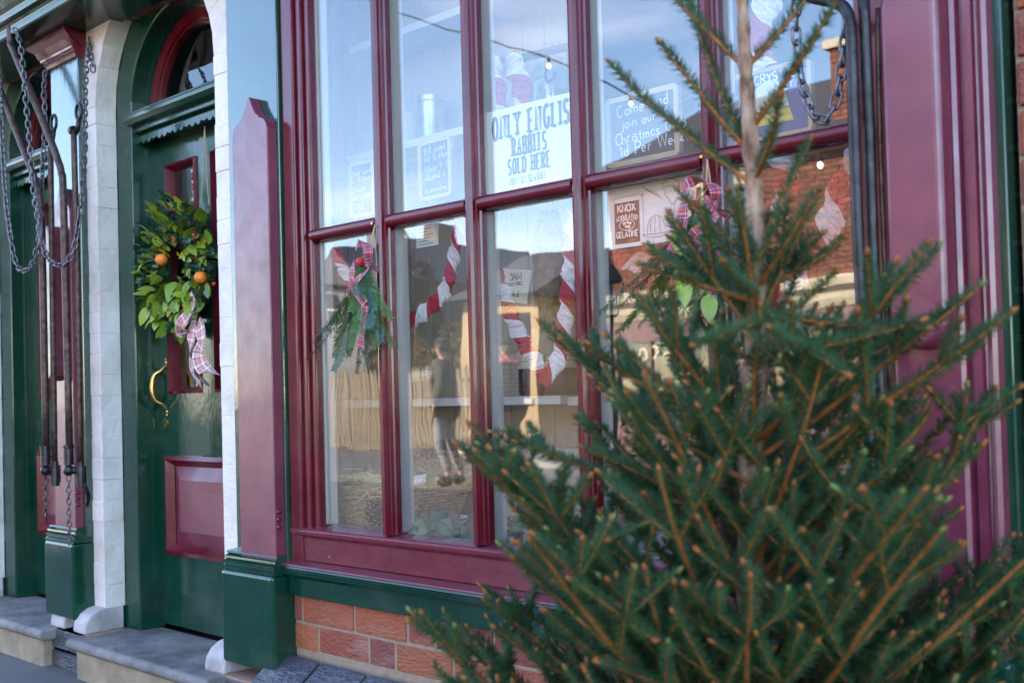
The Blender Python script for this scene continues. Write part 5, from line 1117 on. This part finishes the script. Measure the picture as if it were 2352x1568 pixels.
m_orj = NT('far_brick'); _c = m_orj.ramp(m_orj.noise(5, 2), [(.3,(.13,.055,.04)),(.5,(.22,.08,.05)),(.7,(.28,.11,.065))]); m_orj = m_orj.set(_c, .85)
tag(b_.build('brickwork', m_orj, op), kind='stuff')
MB().prism([(YO+.02,4.36),(YO+.25,4.36),(YO+.25,4.42),(YO-3.2,6.1),(YO-6.2,4.3)], lambda a, c: Vector((-10.7, a, c)), (14, 0, 0)).build('roof', m_oslate, op)
MB().box(-10.6, 3, YO-.02, YO+.28, 4.28, 4.37).build('eaves', plain('dark_eaves', (.05,.035,.03), .7), op)
MB().prism([(YO-.02,2.10),(YO+.10,2.10),(YO+.14,2.2),(YO+.14,2.28),(YO+.24,2.36),(YO+.26,2.46),(YO+.20,2.5),(YO-.02,2.52)], lambda a, c: Vector((-10.56, a, c)), (13.5, 0, 0)).build('cornice', m_stonec, op)
MB().box(-10.56, 3, YO-.02, YO+.08, 1.80, 2.095).build('fascia', m_fasc, op)
for x in (-10.55, -8.5, -7.0, -5.1, -3.2): MB().box(x, x+.16, YO-.02, YO+.06, -.05, 1.797).build('pilaster', m_fasc, op)
for x in (-8.32, -6.82): MB().box(x, x+.22, YO-.02, YO+.03, -.05, 1.797).build('brick_pier', m_orj, op)
for xa, xb in ((-10.38,-8.52), (-8.08,-7.02), (-6.58,-5.12), (-4.92,-3.22)):
    wn = MB().box(xa, xb, YO-.026, YO-.020, .45, 1.795).build('shop_window', m_shopdark, op)
    MB().box(xa, xb, YO+.004, YO+.010, .45, 1.795).build('pane', m_glassdark, wn); MB().box(xa, xb, YO-.02, YO+.05, .05, .44).build('stall_riser', m_fasc, wn)
    for k in (1/3, 2/3): MB().box(xa+(xb-xa)*k-.02, xa+(xb-xa)*k+.02, YO+.011, YO+.045, .45, 1.795).build('glazing_bar', m_fasc, wn)
XM = Vector((-1,0,0))
def opp_text(lines): 
    b2 = MB()
    for ln in lines: text(b2, *ln[0], **ln[1])
    return b2.build('lettering', m_gold, op)
opp_text([(("BROOK", (-9.72,YO+.02,1.52), XM, ZU, .19, .24), dict(center=True, gap=.3, bend=.62, step=.0006))])
opp_text([(("B.W.S", (-5.86,YO+.02,1.60), XM, ZU, .12, .22), dict(center=True, gap=.22, bend=.45, step=.0006)), (("POPULAR", (-5.86,YO+.02,1.22), XM, ZU, .12, .22), dict(center=True, gap=.2, bend=-.7 if False else 1.2, step=.0006))])
b_ = MB(); b_.prism([(-.11,.08),(.11,.08),(.12,.02),(.10,-.06),(0,-.10),(-.10,-.06),(-.12,.02)], lambda a, c: Vector((-5.86+a, YO+.012, 1.46+c)), (0,.012,0)).build('shield', m_gold, op)
b_ = MB().prism([(-.06,.04),(.06,.04),(.06,-.03),(-.06,-.03)], lambda a, c: Vector((-5.86+a, YO+.025, 1.46+c)), (0,.004,0)).build('shield_plaque', plain('tan_plaque', (.5,.35,.2), .6), op)
wn = MB().box(-8.75, -7.95, YO-.03, YO-.008, 2.85, 3.95).build('sash_window', m_shopdark, op)
MB().box(-8.75, -7.95, YO-.006, YO-.003, 2.85, 3.95).build('pane', m_glassdark, wn)
for a in ((-8.80,-8.72,2.8,4.0), (-7.98,-7.90,2.8,4.0), (-8.72,-7.98,2.8,2.88), (-8.72,-7.98,3.92,4.0), (-8.72,-7.98,3.37,3.43)): MB().box(a[0], a[1], YO-.008, YO+.03, a[2], a[3]).build('window_frame', m_stonec, wn)
MB().box(-8.9, -7.8, YO-.008, YO+.04, 4.0, 4.2).build('lintel', m_stonec, wn); MB().box(-8.9, -7.8, YO-.008, YO+.08, 2.70, 2.795).build('sill', m_stonec, wn)
# chimney stack
ch = MB().box(-6.86, -5.2, YO-1.3, YO-.3, 4.3, 5.62).build('chimney', m_orj, op)
b_ = MB(); z = 4.5; row = 0
while z < 5.6:
    x = -6.86-(.113 if row % 2 else 0)
    while x < -5.3: b_.box(max(x,-6.86), x+.216, YO-.31, YO-.288, z, z+.066); x += .227
    z += .0765; row += 1
tag(b_.build('brickwork', m_orj, ch), kind='stuff')
MB().box(-6.93, -5.13, YO-1.37, YO-.23, 5.62, 5.74).build('chimney_cap', m_stonec, ch)
for k in range(3): MB().lathe([(.15,0),(.16,.05),(.12,.1),(.11,.42),(.14,.45),(.14,.5)], (-6.62+.5*k, YO-.8, 5.74), 14).build('chimney_pot', m_orange, ch, smooth=True)

# lantern on post
lx, ly = -8.542, -8.94
lp = empty('street_lantern', (lx, ly, 0), 'black four sided street lantern on iron post reflected in fourth bay', 'street lamp')
MB().lathe([(.09,0),(.09,.3),(.06,.34),(.045,.4),(.035,1.6),(.05,1.63),(.03,1.68),(.03,1.98)], (lx,ly,0), 12).build('post', m_iron, lp, smooth=True)
b_ = MB(); 
for k in range(4):
    a0, a1 = rad(45+90*k), rad(135+90*k); b_.tube([(lx+.1*math.cos(a0),ly+.1*math.sin(a0),2.0),(lx+.19*math.cos(a0),ly+.19*math.sin(a0),2.42)], .012, 6)
b_.build('frame_bars', m_iron, lp)
MB().lathe([(.21,2.42),(.215,2.45),(.08,2.62),(.05,2.64),(.05,2.7),(.001,2.74)], (lx,ly,0), 4).build('hood', m_iron, lp)
MB().lathe([(.098,2.0),(.185,2.42)], (lx,ly,0), 4).build('lamp_glass', m_jar, lp); MB().lathe([(.001,1.97),(.11,1.98),(.11,2.0),(.001,2.0)], (lx,ly,0), 4).build('lamp_base', m_iron, lp)

# beige rendered cottage wall
ct = empty('rendered_cottage', (-15.280, -13.94, 0), 'beige rendered cottage sunlit behind the reflected walkers', 'building')
cx0, cx1 = -16.359, -14.241; zt = 2.974
m_rend = plain('beige_render', (.52,.38,.22), .9, var=.15, scale=3); MB().box(cx0, cx1, -18, -13.94, -.1, zt).build('wall', m_rend, ct)
MB().prism([(-13.6,zt),(-18.3,zt),(-16,zt+1.1)], lambda a, c: Vector((cx0-.2, a, c)), (cx1-cx0+.4, 0, 0)).build('roof', m_oslate, ct)
w_ = MB().box(cx0+1.1, cx0+1.9, -13.96, -13.93, .9, zt-.35).build('window', m_shopdark, ct); MB().box(cx0+1.0, cx0+2.0, -13.945, -13.88, .8, .895).build('sill', m_stonec, ct)

# picket fence along the lane
fe = empty('picket_fence', (-16.5, -12.4, 0), 'pale weathered picket fence with tall pickets reflected in first bays', 'fence')
m_pick = plain('weathered_pickets', (.26,.20,.14), .85, var=.2, scale=8); fa, fb = Vector((-20.5,-12.0,0)), Vector((-14.3,-12.0,0)); nP = 62
pm = MB().prism([(-.036,0),(.036,0),(.036,1.5),(0,1.6),(-.036,1.5)], lambda a, c: Vector((a,0,c)), (0,.02,0)).mesh('picket', m_pick)
for i in range(nP): inst('picket', pm, fe, Matrix.Translation(fa.lerp(fb, i/(nP-1))+Vector((0,0,R.uniform(-.03,.03)))) @ Matrix.Rotation(R.uniform(-.02,.02), 4, 'Y'))
for zz in (.4, 1.25): MB().box(fa.x-.05, fb.x+.05, -12.05, -12.005, zz, zz+.08).build('rail', m_pick, fe)

# dark houses behind
def house(x0, x1, y, zt, zr, lab, col):
    e = empty('house', ((x0+x1)/2, y, 0), lab, 'house', 'dark houses at the end of the lane'); m_ = plain('house_brick', col, .9, scale=3)
    MB().box(x0, x1, y-7, y, -.1, zt).build('wall', m_, e)
    MB().prism([(x0-.3,zt),(x1+.3,zt),((x0+x1)/2,zr)], lambda a, c: Vector((a, y+.3, c)), (0,-7.6,0)).build('roof', m_oslate, e)
    MB().box(x0+.6, x0+1.3, y-3, y-2, zt, zr+.7).build('chimney', m_, e)
    for k in (.28, .72):
        xx = x0+(x1-x0)*k; w2 = MB().box(xx-.4, xx+.4, y-.02, y+.02, zt-1.5, zt-.3).build('window', m_shopdark, e); MB().box(xx-.44, xx+.44, y+.0205, y+.04, zt-.93, zt-.87).build('sash_bar', m_stonec, w2)
house(-31.031, -28.507, -23.9, 5.104, 6.801, 'dark brick house with steep slate roof behind hedge in second bay', (.10,.06,.045))
house(-37.008, -34.118, -25.9, 5.631, 7.250, 'grey house with slate gable reflected in first bay', (.2,.19,.2))

# hedge
rsh = np.random.RandomState(8); nH = 16000
hx0, hx1 = -22.411, -17.559; P_ = np.stack([rsh.uniform(hx0,hx1,nH), -17+rsh.normal(0,.5,nH), np.abs(rsh.uniform(0,1,nH))**.6*(2.55+.35*np.sin(np.linspace(0,1,nH)*0+rsh.uniform(0,6,nH)))], 1)
d1 = rsh.normal(0,1,(nH,3)); d1 /= np.linalg.norm(d1,axis=1)[:,None]; d2 = np.cross(d1, rsh.normal(0,1,(nH,3))); d2 /= np.linalg.norm(d2,axis=1)[:,None]; sz = rsh.uniform(.03,.09,nH)[:,None]
V = np.stack([P_-d1*sz, P_+d2*sz*.5, P_+d1*sz, P_-d2*sz*.5], 1).reshape(-1,3)
me = bpy.data.meshes.new('hedge'); me.from_pydata(V.tolist(), [], (np.arange(nH*4).reshape(-1,4)).tolist())
m_hedge = NT('brown_hedge'); _c = m_hedge.ramp(m_hedge.noise(3,3), [(.3,(.10,.07,.03)),(.7,(.20,.15,.06))]); m_hedge = m_hedge.set(_c, .9); me.materials.append(m_hedge)
tag(put('hedge', me), 'brown winter hedge behind fence and walkers', 'hedge')

# bare winter trees
m_bare = plain('bare_bark', (.20,.14,.09), .9, scale=8)
def bare_tree(x, y, h, seed, lab):
    rs = random.Random(seed); e = empty('bare_tree', (x,y,0), lab, 'tree', 'bare winter trees across the street'); tr = MB(); cr_ = MB()
    def grow(p, d, L_, r, lv):
        n = 4; pts = [p]; 
        for i in range(n): d = (d+Vector((rs.uniform(-.2,.2),rs.uniform(-.2,.2),.06))).normalized(); pts.append(pts[-1]+d*L_/n)
        (tr if lv == 0 else cr_).tube(pts, [r*(1-.45*i/n) for i in range(n+1)], 6 if lv < 3 else 3, 0, False)
        if lv >= 6: return
        for k in range(3 if lv < 5 else 4):
            i = rs.choice((2,3,4)) if lv else rs.choice((3,4)); a = rs.uniform(0,6.28); q = d.orthogonal().normalized(); q = Matrix.Rotation(a, 3, d) @ q
            grow(pts[i], (d*.75+q*rs.uniform(.45,.8)).normalized(), L_*rs.uniform(.58,.8), r*.55, lv+1)
    grow(Vector((x,y,-.1)), Vector((0,0,1)), h*.3, h*.022, 0)
    tr.build('trunk', m_bare, e); cr_.build('crown', m_bare, e)
bare_tree(-18.788, -18.9, 6.4, 3, 'bare brown tree reflected in third bay above JAM card')
bare_tree(-18.591, -20.9, 7.0, 8, 'bare tree beside brick shop reflected around third mullion')
bare_tree(-27.900, -25.9, 6.0, 12, 'low bare tree reflected in second bay far behind hedge')

# festoon lights across the street
fl = empty('festoon_lights', (-9.673, -7.939, 5.600), 'dark festoon wire with small clear bulbs crossing the sky reflection', 'string lights')
wp = smooth_path([(-13.473, -7.939, 7.539), (-11.481, -7.939, 6.449), (-9.673, -7.939, 5.600), (-8.625, -7.939, 5.100), (-7.382, -7.939, 4.404), (-6.305, -7.939, 3.664), (-5.006, -7.939, 3.305)], 6)
MB().tube(wp, .011, 6).build('wire', m_ink, fl)
m_bulb = NT('lit_bulb'); m_bulb = m_bulb.set((.9,.8,.6), .2, Emission_Color=(1,.85,.6), Emission_Strength=2.5)
for c in ((-11.481, -7.939, 6.449), (-9.673, -7.939, 5.600), (-8.625, -7.939, 5.100), (-7.382, -7.939, 4.404), (-6.305, -7.939, 3.664), (-5.099, -7.939, 3.329)):
    c = Vector(c); h_ = MB().tube([c+Vector((0,0,.005)), c+Vector((0,0,-.06))], .02, 8).build('lamp_holder', m_ink, fl)
    MB().lathe([(.012,-.06),(.02,-.08),(.023,-.10),(.015,-.12),(.001,-.13)], c, 10).build('bulb', m_bulb, fl, smooth=True)

# ================================================================== the two walkers
m_skin = plain('skin', (.48,.27,.19), .5, bump=0); m_hair = plain('grey_hair', (.15,.13,.12), .8)
def person(x, y, H, face, lab, coat, trou, cap, scarf=None, stripes=False):
    e = empty('person', (x,y,0), lab, 'person', 'walkers across the street'); k = H/1.72
    c_, s_ = math.cos(face), math.sin(face)
    def Pp(r_, f_, z): return Vector((x+(r_*c_-f_*s_)*k, y+(r_*s_+f_*c_)*k, z*k))   # r_: to the person's right, f_: forwards
    N = [(Pp(0,0,.95),(.15,.11)), (Pp(0,.01,1.15),(.135,.10)), (Pp(0,.0,1.36),(.16,.10)), (Pp(0,.0,1.46),(.06,.06)), (Pp(0,.02,1.53),(.055,.055)), (Pp(0,.035,1.62),(.078,.09)), (Pp(0,.02,1.69),(.06,.075)),
         (Pp(.17,0,1.40),.06), (Pp(.23,-.02,1.14),.045), (Pp(.24,.06,.92),.035), (Pp(.24,.09,.84),(.03,.018)), (Pp(-.17,0,1.40),.06), (Pp(-.23,-.04,1.14),.045), (Pp(-.24,.02,.92),.035), (Pp(-.24,.05,.84),(.03,.018)),
         (Pp(.09,.0,.88),.09), (Pp(.095,.06,.50),.06), (Pp(.10,-.02,.09),.042), (Pp(.11,.13,.04),.035), (Pp(-.09,0,.88),.09), (Pp(-.095,-.02,.50),.06), (Pp(-.10,-.16,.10),.042), (Pp(-.11,-.02,.04),.035)]
    E_ = [(0,1),(1,2),(2,3),(3,4),(4,5),(5,6),(2,7),(7,8),(8,9),(9,10),(2,11),(11,12),(12,13),(13,14),(0,15),(15,16),(16,17),(17,18),(0,19),(19,20),(20,21),(21,22)]
    skin('body', N, E_, m_skin, e, 2)
    g_ = 1.22; C = [(Pp(0,0,.72),(.20,.16)), (Pp(0,0,.95),(.19,.145)), (Pp(0,.01,1.15),(.17,.13)), (Pp(0,0,1.36),(.19,.13)), (Pp(0,0,1.48),(.085,.085)), (Pp(.17,0,1.40),.08), (Pp(.235,-.02,1.14),.066), (Pp(.245,.055,.93),.052), (Pp(-.17,0,1.40),.08), (Pp(-.235,-.04,1.14),.066), (Pp(-.245,.015,.93),.052)]
    C = [(p_, tuple(q*1.25 for q in (r_ if isinstance(r_, tuple) else (r_, r_)))) for p_, r_ in C]
    skin('coat', C, [(0,1),(1,2),(2,3),(3,4),(3,5),(5,6),(6,7),(3,8),(8,9),(9,10)], coat, e, 2, root=2)
    T_ = [(Pp(0,0,.95),(.15,.12)), (Pp(.09,0,.86),.105), (Pp(.095,.06,.50),.078), (Pp(.10,-.02,.12),.06), (Pp(-.09,0,.86),.105), (Pp(-.095,-.02,.50),.078), (Pp(-.10,-.155,.13),.06)]
    skin('trousers', T_, [(0,1),(1,2),(2,3),(0,4),(4,5),(5,6)], trou, e, 2)
    MB().ball(Pp(0,.0,1.655), .102*k, 8, sc=(1,1.08,.85)).build('hair', m_hair, e, smooth=True)
    b2 = MB().lathe([(.001,.075),(.07,.07),(.105,.045),(.112,.01),(.10,.0)], Pp(0,.015,1.67), 18); vis = [Pp(.085*math.cos(rad(t)), .07+.11*math.sin(rad(t)), 1.672-.012*math.sin(rad(t))) for t in range(0,181,20)]
    b2.add(vis+[v+Vector((0,0,.012)) for v in vis], [tuple(range(10)), tuple(range(19,9,-1))]+[(i,i+1,11+i,10+i) for i in range(9)]); b2.build('cap', cap, e, smooth=True)
    for sg in (-1, 1):
        MB().ball(Pp(sg*.085,.02,1.60), .02*k, 5, sc=(.6,1,1.4)).build('ear', m_skin, e, smooth=True); MB().ball(Pp(sg*.033,.118,1.62), .010*k, 5).build('eye', m_ink, e)
        f0_ = Pp(.105*1 if sg > 0 else -.105, .02 if sg > 0 else -.10, .03); MB().ball(f0_+Vector((0,0,.015)), .075*k, 7, sc=(1.0,1.55,.85)).build('shoe', m_ink, e, smooth=True)
        for fi in range(4): MB().tube([Pp(sg*.24+(-.018+.012*fi), .085 if sg > 0 else .045, .83), Pp(sg*.24+(-.018+.012*fi), .10 if sg > 0 else .06, .78), Pp(sg*.235+(-.018+.012*fi), .095 if sg > 0 else .055, .745-.006*abs(fi-1.5))], [.0085,.008,.006], 6).build('finger', m_skin, e, smooth=True)
        MB().tube([Pp(sg*.225,.10 if sg > 0 else .06,.84), Pp(sg*.205,.12 if sg > 0 else .08,.80), Pp(sg*.205,.12 if sg > 0 else .08,.775)], [.010,.009,.007], 6).build('thumb', m_skin, e, smooth=True)
    MB().ball(Pp(0,.135,1.595), .018*k, 5, sc=(.8,1,1.3)).build('nose', m_skin, e, smooth=True); MB().tube([Pp(-.025,.118,1.555), Pp(0,.124,1.553), Pp(.025,.118,1.555)], .006, 5).build('mouth', plain('lip', (.35,.13,.11), .5, bump=0), e)
    if scarf: MB().tube([Pp(.10*math.cos(rad(t)), .10*math.sin(rad(t)), 1.475+.02*math.sin(rad(t*2))) for t in range(0,361,20)], .035*k, 8).build('scarf', scarf, e, smooth=True)
m_coat1 = plain('grey_wool_coat', (.09,.08,.072), .95, scale=30); m_jean = plain('pale_jeans', (.24,.25,.28), .9, scale=40); m_cap1 = plain('tweed_cap', (.12,.10,.09), .95)
m_coat2 = NT('quilted_jacket'); _wv = m_coat2.n('TexWave'); _wv.bands_direction = 'Z'; _wv.inputs['Scale'].default_value = 6.; m_coat2.l(m_coat2.tc.outputs['Object'], _wv.inputs[0]); m_coat2.bump(_wv.outputs[0], 1., .03); m_coat2 = m_coat2.set((.05,.052,.062), .55)
person(-9.332, -6.74, 1.70, rad(60), 'person in grey wool coat and tweed cap reflected in second bay', m_coat1, m_jean, m_cap1)
person(-8.278, -6.74, 1.64, rad(70), 'person in dark quilted jacket and pink scarf reflected in third bay', m_coat2, plain('dark_trousers', (.03,.03,.035), .9), plain('dark_cap', (.03,.03,.035), .9), plain('pink_scarf', (.55,.06,.14), .9))
